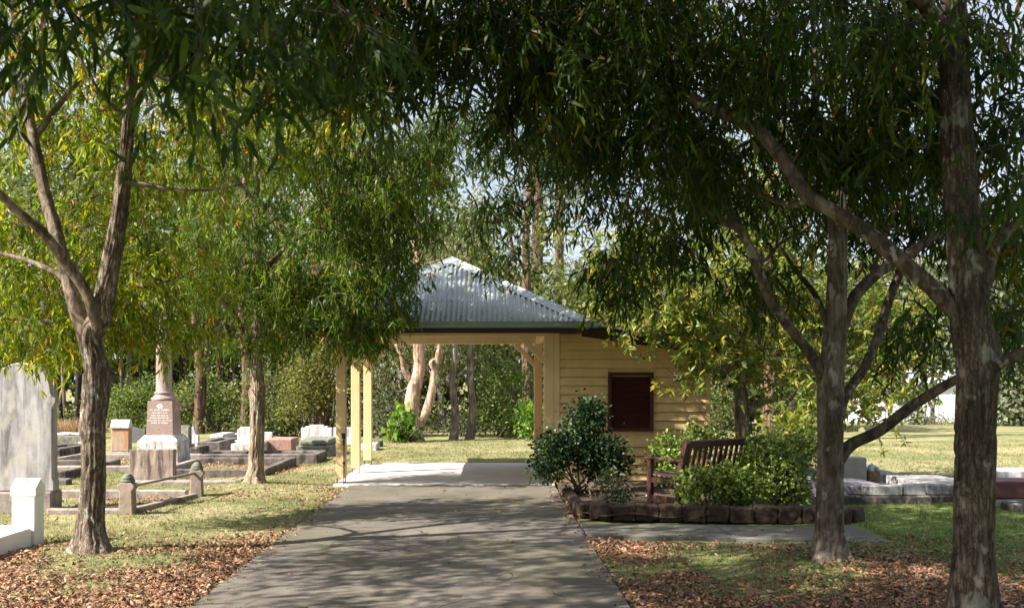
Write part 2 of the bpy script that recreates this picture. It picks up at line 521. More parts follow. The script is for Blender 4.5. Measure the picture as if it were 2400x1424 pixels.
    M['bark_grey'] = bark_mat('grey_bark', (.32, .28, .25), (.12, .10, .09), (.4, .38, .34), .4, 1.5, 18, .7)
    # leaves
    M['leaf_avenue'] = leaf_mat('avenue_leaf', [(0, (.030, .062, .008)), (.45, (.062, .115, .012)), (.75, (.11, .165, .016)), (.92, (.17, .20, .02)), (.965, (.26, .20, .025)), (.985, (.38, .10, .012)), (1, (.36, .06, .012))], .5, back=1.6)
    M['leaf_sunny'] = leaf_mat('avenue_leaf_sunny', [(0, (.05, .085, .008)), (.35, (.10, .145, .012)), (.7, (.18, .215, .018)), (.9, (.27, .26, .025)), (.955, (.36, .24, .03)), (.98, (.44, .12, .015)), (1, (.40, .07, .012))], .6, back=1.8)  # avenue leaf lightened: sunlit glow of the first left tree put into colour
    M['leaf_shaded'] = leaf_mat('avenue_leaf_shaded', [(0, (.014, .030, .006)), (.5, (.029, .060, .008)), (.85, (.060, .095, .012)), (.96, (.15, .13, .02)), (1, (.25, .08, .015))], .40, back=1.4, spec=.18)  # avenue leaf darkened, so the canopy shade sits in its colour
    M['leaf_bench'] = leaf_mat('broad_yellow_green_leaf', [(0, (.06, .10, .018)), (.35, (.12, .175, .03)), (.65, (.24, .26, .045)), (.86, (.35, .31, .07)), (.95, (.42, .28, .05)), (1, (.42, .14, .03))], .45, .4, 1.35)
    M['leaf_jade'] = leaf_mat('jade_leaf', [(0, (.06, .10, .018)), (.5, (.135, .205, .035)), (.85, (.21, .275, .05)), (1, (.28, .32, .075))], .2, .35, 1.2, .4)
    M['leaf_jade_shaded'] = leaf_mat('shaded_jade_leaf', [(0, (.010, .026, .010)), (.6, (.022, .052, .016)), (1, (.045, .08, .02))], .10, .42, 1.0, .25)  # jade leaf with the shade of the wall corner put into its colour
    M['leaf_forest'] = leaf_mat('forest_leaf', [(0, (.03, .05, .018)), (.3, (.065, .095, .028)), (.6, (.12, .155, .05)), (.85, (.20, .215, .085)), (1, (.30, .28, .15))], .4, .55)
    M['leaf_mid'] = leaf_mat('mid_green_leaf', [(0, (.06, .10, .025)), (.5, (.12, .18, .042)), (1, (.24, .28, .09))], .42, .5)
    M['leaf_weeping'] = leaf_mat('pale_weeping_leaf', [(0, (.08, .10, .035)), (.5, (.15, .17, .07)), (1, (.29, .28, .15))], .35, .5)
    M['leaf_bright'] = leaf_mat('bright_shrub_leaf', [(0, (.05, .12, .015)), (.5, (.10, .21, .02)), (1, (.19, .29, .035))], .4, .4)
    M['leaf_pine'] = leaf_mat('pine_needle', [(0, (.03, .055, .015)), (.5, (.07, .11, .022)), (1, (.16, .18, .045))], .25, .5)
    M['leaf_wattle'] = leaf_mat('yellow_green_leaf', [(0, (.07, .09, .02)), (.5, (.15, .165, .04)), (1, (.27, .25, .08))], .35, .5)
    M['leaf_greygreen'] = leaf_mat('grey_green_leaf', [(0, (.05, .07, .04)), (.5, (.11, .135, .075)), (1, (.21, .22, .13))], .3, .6)
    m, n, l, p = new_mat('fallen_leaf')
    at = n.new('ShaderNodeAttribute'); at.attribute_name = 'rnd'
    c = ramp(n, l, at.outputs['Fac'], [(0, (.055, .028, .018)), (.3, (.14, .07, .04)), (.55, (.23, .115, .065)), (.8, (.33, .19, .115)), (.94, (.42, .28, .19)), (.97, (.36, .13, .05)), (1, (.33, .06, .03))])
    l.new(c, p.inputs['Base Color']); p.inputs['Roughness'].default_value = .6; p.inputs['Specular IOR Level'].default_value = .3
    M['litter'] = m
    m, n, l, p = new_mat('dry_grass_blade')
    at = n.new('ShaderNodeAttribute'); at.attribute_name = 'rnd'
    c = ramp(n, l, at.outputs['Fac'], [(0, (.22, .13, .06)), (.6, (.40, .27, .14)), (1, (.50, .38, .22))])
    l.new(c, p.inputs['Base Color']); p.inputs['Roughness'].default_value = .8
    M['dry'] = m
    M['flower_blue'] = paint('pale_blue_petals', (.45, .55, .75), .6, .15)
    M['basket'] = stone('mottled_basket', (.38, .26, .17), (.12, .09, .07), None, .2, .4, .9, 6.0, .8)
make_materials()
M = MATS

# ------------------------------------------------------------------ ground heights
PX0, PX1 = -2.086, .986               # edges of the drive
TREES = {'L1': (-3.55, 8.9), 'L2': (-3.42, 14.6), 'R1': (3.07, 6.3), 'R2': (2.84, 8.3)}
def ground_z(x, y):
    x = np.asarray(x, dtype=float); y = np.asarray(y, dtype=float)
    z = (vnoise(x * .8, y * .8, 3) - .5) * .05 + (vnoise(x * 3, y * 3, 4) - .5) * .02
    edge = np.minimum(np.abs(x - PX0), np.abs(x - PX1))
    inside = (x > PX0 - .05) & (x < PX1 + .05) & (y < 19)
    k = np.clip(edge / .5, 0, 1)
    z = z * np.where(y < 19, k, 1.0)
    for (tx, ty) in TREES.values():
        r2 = (x - tx) ** 2 + (y - ty) ** 2
        z = z + .09 * np.exp(-r2 / .55)
    z = np.where(inside, -.03, z)
    # ground falls away over the open field to the right
    t = np.clip((y - 28) / 34, 0, 1.4) * np.clip((x - 4) / 6, 0, 1)
    z = z - 1.0 * t
    shed_pad = (x > PX1 - .1) & (x < 3.45) & (y > 14.8) & (y < 18.6)
    z = np.where(shed_pad, -.03, z)
    return z

def gz(x, y):
    return float(ground_z(np.array([x]), np.array([y]))[0])

def build_ground():
    xs = np.unique(np.concatenate([np.array([-400, -250, -150, -90, -60, -45, -35, -28, -22, -18, -15]), np.arange(-13, 13.01, .16),
                                   [PX0 - .06, PX0 - .02, PX1 + .02, PX1 + .06], np.array([15, 18, 22, 28, 35, 45, 60, 90, 150, 250, 400])]))
    ys = np.unique(np.concatenate([np.array([-60, -30, -15, -8, -4, -1, 1, 3]), np.arange(4.5, 30, .2), np.array([32, 34, 37, 40, 44, 48, 54, 60, 68, 76, 90, 130, 200, 300, 420, 600])]))
    gx, gy = np.meshgrid(xs, ys)
    gzv = ground_z(gx, gy)
    verts = np.stack([gx, gy, gzv], -1).reshape(-1, 3)
    nx, ny = len(xs), len(ys)
    i, j = np.meshgrid(np.arange(nx - 1), np.arange(ny - 1))
    a = (j * nx + i).ravel()
    polys = np.stack([a, a + 1, a + nx + 1, a + nx], -1)
    me = np_mesh('ground', verts, polys.ravel(), np.arange(len(polys)) * 4, smooth=True)
    o = link('ground', me, M['ground'])
    tag(o, kind='structure')
build_ground()

# ------------------------------------------------------------------ drive, side path
def build_paths():
    p = empty('concrete_drive', (0, 0, 0)); tag(p, kind='structure')
    joints = [1.2, 4.4, 7.66, 10.1, 12.5, 14.86]
    for a, b in zip(joints, joints[1:]):
        rough_box('concrete_slab', (PX0, a + .015, -.09), (PX1, b - .015, .03), M['drive'], p, .007, 22, .012, seed=int(a * 3), freq=5)
    s = empty('side_path', (0, 0, 0)); tag(s, kind='structure')
    pts = [(1.0, 10.93), (2.45, 10.83), (3.95, 10.70), (3.9, 9.66), (2.45, 9.93), (1.0, 10.14)]
    def quad(a, b, c, d):
        bm = bmesh.new()
        top = [bm.verts.new((x, y, .028)) for x, y in (a, b, c, d)]
        bot = [bm.verts.new((x, y, -.08)) for x, y in (a, b, c, d)]
        bm.faces.new(top); bm.faces.new(bot[::-1])
        for i in range(4): bm.faces.new((top[i], bot[i], bot[(i + 1) % 4], top[(i + 1) % 4]))
        bmesh.ops.bevel(bm, geom=[e for e in bm.edges if abs(e.verts[0].co.z - e.verts[1].co.z) < .01], offset=.006, segments=1, affect='EDGES')
        return bm_obj('concrete_slab', bm, M['sidepath'], s)
    quad(pts[5], pts[4], pts[1], pts[0])
    quad((pts[4][0] + .01, pts[4][1]), pts[3], pts[2], (pts[1][0] + .01, pts[1][1]))
build_paths()

def settle(root, loc):
    """move the Empty of a thing to its base without moving its parts"""
    loc = Vector(loc)
    for ch in list(root.children):
        ch.location = Vector(ch.location) - loc
    root.location = loc

# ------------------------------------------------------------------ the entrance shelter
def build_shelter():
    T = empty('entrance_shelter', label='cream weatherboard entrance shelter with hipped corrugated roof at the end of the drive', cat='shelter')
    YF, YM, YB = 14.95, 16.6, 18.4
    # floor slabs
    for a, b in ((14.88, 16.58), (16.60, 18.45)):
        box('floor_slab', (-2.33, a, -.08), (.99, b, .045), M['slab'], T, .01)
    box('floor_slab', (-2.0, 18.47, -.08), (1.2, 18.85, .035), M['slab'], T, .01)
    # posts on steel stirrups
    def post(x, y, top=2.36):
        o = box('post', (x, y, .13), (x + .145, y + .145, top), M['cream_trim'], T, .006)
        st = o
        for dx in (.006, .131):
            box('stirrup', (x + dx - o.location.x, y + .05 - o.location.y, .02 - o.location.z), (x + dx + .008 - o.location.x, y + .1 - o.location.y, .15 - o.location.z), M['iron'], o, .001)
        return o
    pf = post(-2.30, YF)
    post(-2.30, YM); post(-2.30, YB - .145)
    post(.83, YF); post(.83, YB - .145)
    # drop bolt on the front post
    L = pf.location
    bolt = lathe('bolt_rod', [(.008, -.02), (.008, .74)], 8, M['iron'], pf, (.05, -.085, -L.z + .03))
    box('bolt_keeper', (.02, -.10, .72 - L.z), (.075, -.071, .80 - L.z), M['iron'], pf, .004)
    box('bolt_knob', (.035, -.105, .62 - L.z), (.062, -.075, .70 - L.z), M['iron'], pf, .006)
    box('bolt_guide', (.03, -.10, .34 - L.z), (.07, -.071, .37 - L.z), M['iron'], pf, .003)
    # beams
    zt, zb = 2.40, 2.26
    box('beam', (-2.29, YF + .02, zb), (.97, YF + .12, zt), M['cream_trim'], T, .005)
    box('beam', (-2.29, YB - .125, zb), (.97, YB - .025, zt), M['cream_trim'], T, .005)
    box('beam', (-2.285, YF + .125, zb), (-2.185, YB - .13, zt), M['cream_trim'], T, .005)
    box('beam', (.86, YF + .125, zb), (.95, YB - .13, zt), M['cream_trim'], T, .005)
    # braces
    for y in (YF + .07, YB - .075):
        beam('brace', (-2.17, y, 1.92), (-1.80, y, 2.30), .06, .085, M['cream_trim'], T)
        beam('brace', (.85, y, 1.88), (.46, y, 2.28), .06, .085, M['cream_trim'], T)
    for y, s in ((YF + .15, 1), (YM - .01, -1), (YM + .16, 1), (YB - .16, -1)):
        beam('brace', (-2.235, y, 1.92), (-2.235, y + s * .36, 2.28), .06, .085, M['cream_trim'], T)
    # rafters and battens under the roof
    xl, xr, yf, yb = -2.71, 1.48, 14.45, 18.85
    xa, ya, ze, za = (xl + xr) / 2, (yf + yb) / 2, 2.44, 3.62
    for k in range(1, 7):
        x = xl + (xr - xl) * k / 7
        f = 1 - abs(x - xa) / (xr - xa)
        beam('rafter', (x, yf + .05, ze - .05), (x, yf + .05 + (ya - yf - .1) * f, ze - .05 + (za - ze) * f), .045, .09, M['cream_trim'], T, .003)
        beam('rafter', (x, yb - .05, ze - .05), (x, yb - .05 - (yb - ya - .1) * f, ze - .05 + (za - ze) * f), .045, .09, M['cream_trim'], T, .003)
    # corrugated hip faces
    def corr_face(kind):
        P = .076
        vs, fs = [], []
        if kind in 'fb':
            a0, a1, am = xl, xr, xa
        else:
            a0, a1, am = yf, yb, ya
        n = int((a1 - a0) / P * 8)
        for i in range(n + 1):
            a = a0 + (a1 - a0) * i / n
            f = 1 - abs(a - am) / ((a1 - a0) / 2)
            f = max(f, 0.004)
            wv = .017 * math.cos(2 * math.pi * a / P)
            for t in (0, .5, 1):
                ft = f * t
                z = ze + (za - ze) * ft + wv
                if kind == 'f': vs.append((a, yf - .03 * (1 - t) + (ya - yf) * ft, z))
                elif kind == 'b': vs.append((a, yb + .03 * (1 - t) - (yb - ya) * ft, z))
                elif kind == 'l': vs.append((xl - .03 * (1 - t) + (xa - xl) * ft, a, z))
                else: vs.append((xr + .03 * (1 - t) - (xr - xa) * ft, a, z))
            if i:
                b = 3 * i
                fs += [(b - 3, b, b + 1, b - 2), (b - 2, b + 1, b + 2, b - 1)]
        me = bpy.data.meshes.new('roof_sheet')
        me.from_pydata(vs, [], fs)
        me.polygons.foreach_set('use_smooth', [True] * len(me.polygons))
        o = link('roof_sheet', me, M['steel'], T)
        sol = o.modifiers.new('thick', 'SOLIDIFY'); sol.thickness = .003; sol.offset = -1
        return o
    for k in 'fblr': corr_face(k)
    # hip caps: folded strips with a rolled centre
    A = Vector((xa, ya, za))
    for cx, cy in ((xl, yf), (xr, yf), (xl, yb), (xr, yb)):
        C = Vector((cx, cy, ze))
        d = (A - C)
        nx = Vector((1 if cx == xl else -1, 0, 0)); nyv = Vector((0, 1 if cy == yf else -1, 0))
        # wings lie on the two adjoining faces, running along the eave directions
        e1 = (nx - d.normalized() * nx.dot(d.normalized())).normalized()
        e2 = (nyv - d.normalized() * nyv.dot(d.normalized())).normalized()
        up = Vector((0, 0, 1))
        vs, fs = [], []
        N = 40
        for i in range(N + 1):
            c = C + d * (i / N)
            sc = .5 + .5 * abs(math.sin(i * 1.57)) 
            vs += [c + e1 * .15 + up * .016, c + e1 * .03 + up * .022, c + up * .045, c + e2 * .03 + up * .022, c + e2 * .15 + up * .016]
            if i:
                b = 5 * i
                fs += [(b - 5 + k, b - 4 + k, b + 1 + k, b + k) for k in range(4)]
        me = bpy.data.meshes.new('hip_cap')
        me.from_pydata([tuple(v) for v in vs], [], fs)
        o = link('hip_cap', me, M['steel'], T)
        sol = o.modifiers.new('thick', 'SOLIDIFY'); sol.thickness = .003
    # fascias and gutters on the four eaves
    zf0, zf1 = 2.28, 2.40
    box('fascia', (xl + .02, yf + .01, zf0), (xr - .02, yf + .04, zf1), M['fascia'], T, .003)
    box('fascia', (xl + .02, yb - .04, zf0), (xr - .02, yb - .01, zf1), M['cream_trim'], T, .003)
    box('fascia', (xl + .02, yf + .045, zf0), (xl + .05, yb - .045, zf1), M['fascia'], T, .003)
    box('fascia', (xr - .05, yf + .045, zf0), (xr - .02, yb - .045, zf1), M['fascia'], T, .003)
    gp = [(0, 0), (-.10, 0), (-.115, .02), (-.115, .075), (-.125, .085), (-.105, .085), (-.103, .03), (-.004, .012), (0, .085), (.004, .085)]
    extrude_profile('gutter', [(yf + .008 + a, 2.355 + b) for a, b in gp], xl - .11, xr + .11, M['gutter'], T, axis='x')
    extrude_profile('gutter', [(yb - .008 - a, 2.355 + b) for a, b in gp], xl - .11, xr + .11, M['gutter'], T, axis='x')
    extrude_profile('gutter', [(xl + .018 + a, 2.357 + b) for a, b in gp], yf + .01, yb - .01, M['gutter'], T, axis='y')
    extrude_profile('gutter', [(xr - .018 - a, 2.357 + b) for a, b in gp], yf + .01, yb - .01, M['gutter'], T, axis='y')
    # ---- store room on the right
    wx0, wx1 = 1.02, 3.31
    wy = 15.0
    box('wall', (wx0, wy, .05), (wx1, 18.3, 2.25), M['cream'], T, .0)
    box('stump_plinth', (wx0 + .02, wy + .02, -.05), (wx1 - .02, 18.28, .048), M['kerb'], T, .0)
    wz0, wz1, wxa, wxb = .83, 1.715, 1.79, 2.47
    def board(x0, x1, z, h=.132):
        extrude_profile('weatherboard', [(wy - .048, z), (wy - .014, z + h - .012), (wy, z + h - .012), (wy, z + .008), (wy - .040, z + .002)], x0, x1, M['cream'], T, axis='x')
    z = .07
    k = 0
    while z < 2.26:
        h = min(.132, 2.30 - z)
        dx = random.uniform(-.001, .001)
        if z + .132 > wz0 and z < wz1 - .02:
            board(wx0 + .045, wxa - .003, z + dx, h); board(wxb + .003, wx1 - .045, z + dx, h)
        else:
            board(wx0 + .045, wx1 - .045, z + dx, h)
        # boards of the wall facing the shelter
        extrude_profile('weatherboard', [(wx0 - .048, z), (wx0 - .014, z + h - .012), (wx0, z + h - .012), (wx0, z + .008), (wx0 - .040, z + .002)], wy + .12, 18.3, M['cream'], T, axis='y')
        z += .132
    box('corner_board', (wx0 - .045, wy - .045, .03), (wx0 + .043, wy + .1, 2.30), M['cream_trim'], T, .004)
    box('corner_board', (wx1 - .043, wy - .045, .03), (wx1 + .02, wy + .08, 2.10), M['cream_trim'], T, .004)
    # louvred shutter
    sh = box('louvre_frame', (wxa, wy - .065, wz0), (wxa + .05, wy - .002, wz1), M['maroon'], T, .004)
    o_ = Vector(sh.location)
    def sub(nm, lo, hi, bev=.003, rot=(0, 0, 0)):
        return box(nm, Vector(lo) - o_, Vector(hi) - o_, M['maroon'], sh, bev, rot)
    sub('frame_rail', (wxb - .05, wy - .065, wz0), (wxb, wy - .002, wz1))
    sub('frame_rail', (wxa + .051, wy - .054, wz0), (wxb - .051, wy - .002, wz0 + .05))
    sub('frame_rail', (wxa + .051, wy - .054, wz1 - .05), (wxb - .051, wy - .002, wz1))
    zz = wz0 + .07
    while zz < wz1 - .06:
        sub('louvre_blade', (wxa + .052, wy - .034, zz - .022), (wxb - .052, wy - .026, zz + .022), .002, (math.radians(-38), 0, 0))
        zz += .0385
    # skillion roof of the store room
    zc = lambda x: 2.195 - .146 * (x - 2.28)
    def sloped(nm, x0, x1, y0, y1, off0, off1, mat):
        extrude_profile(nm, [(x0, zc(x0) + off0), (x1, zc(x1) + off0), (x1, zc(x1) + off1), (x0, zc(x0) + off1)], y0, y1, mat, T)
    sloped('barge_board', 1.36, 3.62, 14.60, 14.63, -.09, .08, M['fascia'])
    sloped('eave_lining', 1.36, 3.6, 14.635, 18.5, -.03, -.01, M['cream_trim'])
    vs, fs = [], []
    n = int(4.1 / .076 * 6)
    for i in range(n + 1):
        y = 14.5 + 4.1 * i / n
        wv = .009 * math.cos(2 * math.pi * y / .076)
        vs += [(1.30, y, zc(1.30) + .095 + wv), (3.72, y, zc(3.72) + .095 + wv)]
        if i: b = 2 * i; fs.append((b - 2, b, b + 1, b - 1))
    me = bpy.data.meshes.new('roof_sheet'); me.from_pydata(vs, [], fs)
    me.polygons.foreach_set('use_smooth', [True] * len(fs))
    o = link('roof_sheet', me, M['steel'], T)
    sol = o.modifiers.new('thick', 'SOLIDIFY'); sol.thickness = .003
    extrude_profile('gutter', [(3.62 - a, zc(3.62) - .03 + b) for a, b in gp], 14.5, 18.6, M['gutter'], T, axis='y')
    settle(T, (-.6, 14.95, 0))
build_shelter()

# ------------------------------------------------------------------ garden bed, retaining blocks, bench
SOIL_Z = .08
def build_bed():
    outline = [(1.05, 15.0), (1.05, 11.55), (1.25, 11.28), (3.95, 10.98), (4.2, 11.3), (4.2, 15.0)]
    bm = bmesh.new()
    N = 36
    grid = {}
    for i in range(N + 1):
        for j in range(N + 1):
            x = 1.05 + 3.1 * i / N
            y = 11.1 + 3.85 * j / N
            y0 = 11.62 - .28 * min(1, max(0, (x - 1.0) / .3)) - .10 * (x - 1.25)
            y = max(y, y0 - .12)
            z = SOIL_Z + (float(vnoise(np.array([x * 2.5]), np.array([y * 2.5]), 9)[0]) - .5) * .06
            grid[i, j] = bm.verts.new((x, y, z))
    for i in range(N):
        for j in range(N):
            try: bm.faces.new((grid[i, j], grid[i + 1, j], grid[i + 1, j + 1], grid[i, j + 1]))
            except ValueError: pass
    bmesh.ops.remove_doubles(bm, verts=bm.verts, dist=1e-5)
    o = bm_obj('garden_bed_soil', bm, M['soil'], smooth=True)
    tag(o, kind='structure')
    T = empty('retaining_edge', label='low edging of rough brown split-face blocks around the garden bed', cat='garden edging')
    # front row of blocks, tilted and uneven
    a, b = Vector((1.16, 11.42)), Vector((3.98, 10.98))
    n = 11
    d = (b - a) / n
    ang = math.atan2(d.y, d.x)
    for i in range(n):
        c = a + d * (i + .5)
        L = d.length * random.uniform(.96, .995)
        h = random.uniform(.165, .185)
        yaw = ang + random.uniform(-.05, .05)
        ob = rough_box('block', (-L / 2, -.12, 0), (L / 2, .1, h), M['block'], None, .022, 9, .014, seed=i + 3, freq=13)
        ob.location = (c.x, c.y + random.uniform(-.015, .015), h / 2 + .01); ob.rotation_euler = (random.uniform(-.03, .03), random.uniform(-.03, .03), yaw)
        ob.parent = T
    # corner blocks and the side along the drive
    side = [((1.12, 11.62), 1.9), ((4.06, 11.15), .9)]
    y = 11.9
    while y < 14.6:
        side.append(((1.07, y), math.pi / 2)); y += .3
    for k, ((x, y), yaw) in enumerate(side):
        hh = .17 if k < 2 else .12
        ob = rough_box('block', (-.145, -.08 if k > 1 else -.11, 0), (.145, .06 if k > 1 else .1, hh), M['block'], None, .014, 5, .02, seed=k + 40, freq=9)
        ob.location = (x, y, hh / 2 + .01); ob.rotation_euler = (random.uniform(-.05, .05), 0, yaw + random.uniform(-.06, .06)); ob.parent = T
    settle(T, (1.2, 11.4, 0))
build_bed()

def build_bench():
    T = empty('garden_bench', (1.96, 12.1, SOIL_Z - .02), math.atan2(-.6, -.8), 'dark brown slatted timber bench seen from behind in the garden bed', 'bench')
    L, D = 1.28, .46
    mt = M['bench']
    for x in (0, -L):
        x0, x1 = x - .032, x + .032
        box('leg', (x0, -.03, 0), (x1, .035, .575), mt, T, .006)
        # rear post, leaning back above the seat
        bm_pts = [(D - .03, 0), (D + .035, 0), (D + .035, .36), (D + .155, .80), (D + .145, .835), (D + .115, .845), (D + .085, .83), (D - .03, .38)]
        extrude_profile('rear_post', bm_pts, x0, x1, mt, T, .005, axis='x')
        box('arm_rest', (x - .045, -.07, .577), (x + .045, D + .06, .607), mt, T, .010, (math.radians(-1.0), 0, 0))
        box('side_rail', (x - .022, .036, .30), (x + .022, D - .031, .365), mt, T, .005)
        box('stretcher', (x - .022, .036, .07), (x + .022, D - .031, .15), mt, T, .005)
    # back rails
    def back_pt(t): return (D + .015 + .115 * t, .36 + .46 * t)   # (y,z) along the leaning back
    def rail(nm, t0, t1, th, x0, x1):
        (ya, za), (yb, zb) = back_pt(t0), back_pt(t1)
        nrm = Vector((-(zb - za), yb - ya)).normalized() * th / 2
        pts = [(ya - nrm.x, za - nrm.y), (ya + nrm.x, za + nrm.y), (yb + nrm.x, zb + nrm.y), (yb - nrm.x, zb - nrm.y)]
        return extrude_profile(nm, pts, x0, x1, mt, T, .004, axis='x')
    rail('top_rail', .84, 1.02, .04, -L + .033, -.033)
    rail('bottom_rail', .12, .24, .04, -L + .033, -.033)
    n = 13
    for i in range(n):
        x = -.033 - (L - .066) * (i + .5) / n
        rail('back_slat', .238, .842, .018, x - .026, x + .026)
    # dished seat slats
    for i in range(6):
        y = -.01 + i * .078
        z = .372 + .022 * ((i - 3.0) / 3.0) ** 2
        box('seat_slat', (-L - .0, y - .03, z), (.0, y + .03, z + .024), M['seat'], T, .005, (math.radians((i - 3) * 3), 0, 0))
    box('seat_rail', (-L + .033, -.02, .29), (-.033, .018, .362), mt, T, .005)
build_bench()

# ------------------------------------------------------------------ graves
def settle_mean(T, z=0):
    xs = [c.location.x for c in T.children]; ys = [c.location.y for c in T.children]
    settle(T, (sum(xs) / len(xs), sum(ys) / len(ys), z))

def kerb_plot(name, label, x0, x1, y0, y1, h, wd, mat, infill=None, sides='fblr', amp=.008, inf_h=.04, cat='grave'):
    T = empty(name, label=label, cat=cat)
    s = int(abs(x0 * 13 + y0 * 7)) % 50
    g = min(gz(x0, y0), gz(x1, y1)) - .05
    if 'f' in sides: rough_box('kerb', (x0, y0, g), (x1, y0 + wd, h), mat, T, amp, 6, .02, seed=s)
    if 'b' in sides: rough_box('kerb', (x0, y1 - wd, g), (x1, y1, h), mat, T, amp, 6, .02, seed=s + 1)
    if 'l' in sides: rough_box('kerb', (x0, y0 + wd + .004, g), (x0 + wd, y1 - wd - .004, h * .99), mat, T, amp, 6, .02, seed=s + 2)
    if 'r' in sides: rough_box('kerb', (x1 - wd, y0 + wd + .004, g), (x1, y1 - wd - .004, h * .99), mat, T, amp, 6, .02, seed=s + 3)
    if infill: box('infill', (x0 + wd * .5, y0 + wd * .5, g + .01), (x1 - wd * .5, y1 - wd * .5, inf_h), infill, T, .0)
    settle_mean(T)
    return T

def arch_outline(hw, h_sh, h_top, ears=True, n=14):
    """headstone outline: foot flare, straight sides, shoulder, round head"""
    right = [(hw + .02, 0), (hw + .02, .12), (hw, .16), (hw, h_sh - .12)]
    if ears: right += [(hw + .045, h_sh - .04), (hw + .045, h_sh), (hw + .005, h_sh + .03), (hw - .02, h_sh + .09)]
    r = hw - .02
    base = h_sh + (.10 if ears else 0)
    arc = []
    for i in range(n + 1):
        t = math.pi * i / n
        arc.append((r * math.cos(t), base + (h_top - base) * math.sin(t)))
    left = [(-x, z) for x, z in reversed(right)]
    return right + arc[1 if ears else 0:-1 if ears else None] + left

def build_graves():
    # tall round-headed marble at the left edge
    T = empty('tall_headstone', label='tall weathered white marble headstone with round head at the left edge', cat='headstone')
    cx = -5.68
    rough_box('base_block', (cx - .52, 12.0, -.05), (cx + .40, 12.32, .25), M['kerb_light'], T, .006, 6, .015, seed=2)
    o = extrude_profile('stone', arch_outline(.385, 1.12, 1.56), 12.07, 12.23, M['marble'], T, .012, (cx, 0, .252))
    settle(T, (cx, 12.1, 0))
    # white painted plot with corner post in the left foreground
    T = empty('white_grave_surround', label='bright white painted low grave surround with a gabled corner post', cat='grave')
    x1, y1 = -4.31, 9.65
    o = box('corner_post', (x1 - .22, y1 - .2, -.05), (x1, y1, .50), M['white_paint'], T, .008)
    # cap gabled to all four sides
    bm = bmesh.new()
    hw, hd = .118, .108
    A = [bm.verts.new((sx * hw, sy * hd, z)) for z in (0, .07) for sx, sy in ((-1, -1), (1, -1), (1, 1), (-1, 1))]
    mids = [bm.verts.new(p) for p in ((0, -hd, .155), (hw, 0, .155), (0, hd, .155), (-hw, 0, .155))]
    top = bm.verts.new((0, 0, .158))
    bm.faces.new(A[:4][::-1])
    for i in range(4):
        j = (i + 1) % 4
        bm.faces.new((A[i], A[j], A[4 + j], mids[i], A[4 + i]))
        bm.faces.new((A[4 + j], mids[j], top, mids[i]))
    bm_obj('post_cap', bm, M['white_paint'], T, (x1 - .11, y1 - .1, .502))
    box('kerb', (x1 - .19, 5.6, -.05), (x1 - .03, y1 - .205, .20), M['white_paint'], T, .012)
    box('kerb', (x1 - 1.9, y1 - .17, -.05), (x1 - .225, y1 - .03, .20), M['white_paint'], T, .012)
    box('cover_slab', (x1 - 1.9, 5.7, -.05), (x1 - .195, y1 - .175, .185), M['white_paint'], T, .01)
    settle(T, (x1 - .1, y1 - .1, 0))
    # plot with two stone posts and an iron rail
    T = empty('railed_grave', label='old grave plot with two capped stone posts joined by an iron rail', cat='grave')
    def stone_post(x, y, w0, w1, h, tilt, yaw):
        prof = [(-w0 / 2, 0), (w0 / 2, 0), (w1 / 2, h * .66), (w1 / 2 + .028, h * .74), (w1 / 2 + .028, h * .79), (.062, h * .86), (-.062, h * .86), (-w1 / 2 - .028, h * .79), (-w1 / 2 - .028, h * .74), (-w1 / 2, h * .66)]
        o = extrude_profile('post', prof, -w0 / 2, w0 / 2, M['post_stone'], T, .008, (x, y, -.03), (tilt, 0, yaw))
        lathe('post_cap', [(.068, 0), (.086, .012), (.086, .035), (.07, .045), (.076, .052), (.07, .07), (.05, .085), (.052, .092), (.022, .108)], 14, M['lichen_stone'], o, (0, 0, h * .86 - .004))
        return o
    stone_post(-4.30, 11.85, .17, .145, .48, 0, .03)
    stone_post(-3.99, 13.6, .165, .14, .47, -.02, .12)
    beam('rail', (-4.26, 11.92, .335), (-4.0, 13.52, .335), .028, .028, M['kerb_light'], T, .004)
    beam('kerb', (-4.29, 11.95, .02), (-3.99, 13.5, .02), .10, .09, M['kerb_light'], T, .01)
    rough_box('kerb', (-5.26, 11.83, -.05), (-4.40, 11.95, .07), M['kerb_light'], T, .006, 6, .015, seed=5)
    rough_box('kerb', (-6.2, 13.55, -.05), (-4.12, 13.68, .10), M['kerb_light'], T, .006, 6, .015, seed=6)
    settle(T, (-4.3, 12.6, 0))
    # streaked slab
    T = empty('upright_slab', (-5.13, 15.2, 0), .03, 'plain brown streaked stone slab standing in front of the pink monument', 'headstone')
    o = rough_box('slab', (-.345, -.07, -.04), (.335, .08, .545), M['slabstone'], T, .007, 7, .014, (math.radians(-4), 0, 0), seed=9)
    rough_box('chock_stone', (.0, -.16, -.03), (.09, -.09, .05), M['kerb'], T, .015, 3, .02, seed=12)
    rough_box('chock_stone', (.11, -.15, -.03), (.2, -.09, .045), M['kerb'], T, .015, 3, .02, seed=13)
    # granite column monument
    T = empty('granite_monument', (-6.30, 19.3, 0), 0, 'pink granite column monument with lettered block on a white plinth', 'monument')
    bm = bmesh.new()
    def frus(w0, w1, z0, z1):
        a = [bm.verts.new((sx * w0, sy * w0, z0)) for sx, sy in ((-1, -1), (1, -1), (1, 1), (-1, 1))]
        b = [bm.verts.new((sx * w1, sy * w1, z1)) for sx, sy in ((-1, -1), (1, -1), (1, 1), (-1, 1))]
        for i in range(4): bm.faces.new((a[i], a[(i + 1) % 4], b[(i + 1) % 4], b[i]))
        return a, b
    a, b = frus(.40, .385, -.05, .43); bm.faces.new(a[::-1]); bm.faces.new(b)
    bmesh.ops.bevel(bm, geom=list(bm.edges), offset=.01, segments=1, affect='EDGES')
    bm_obj('plinth', bm, M['white_rough'], T)
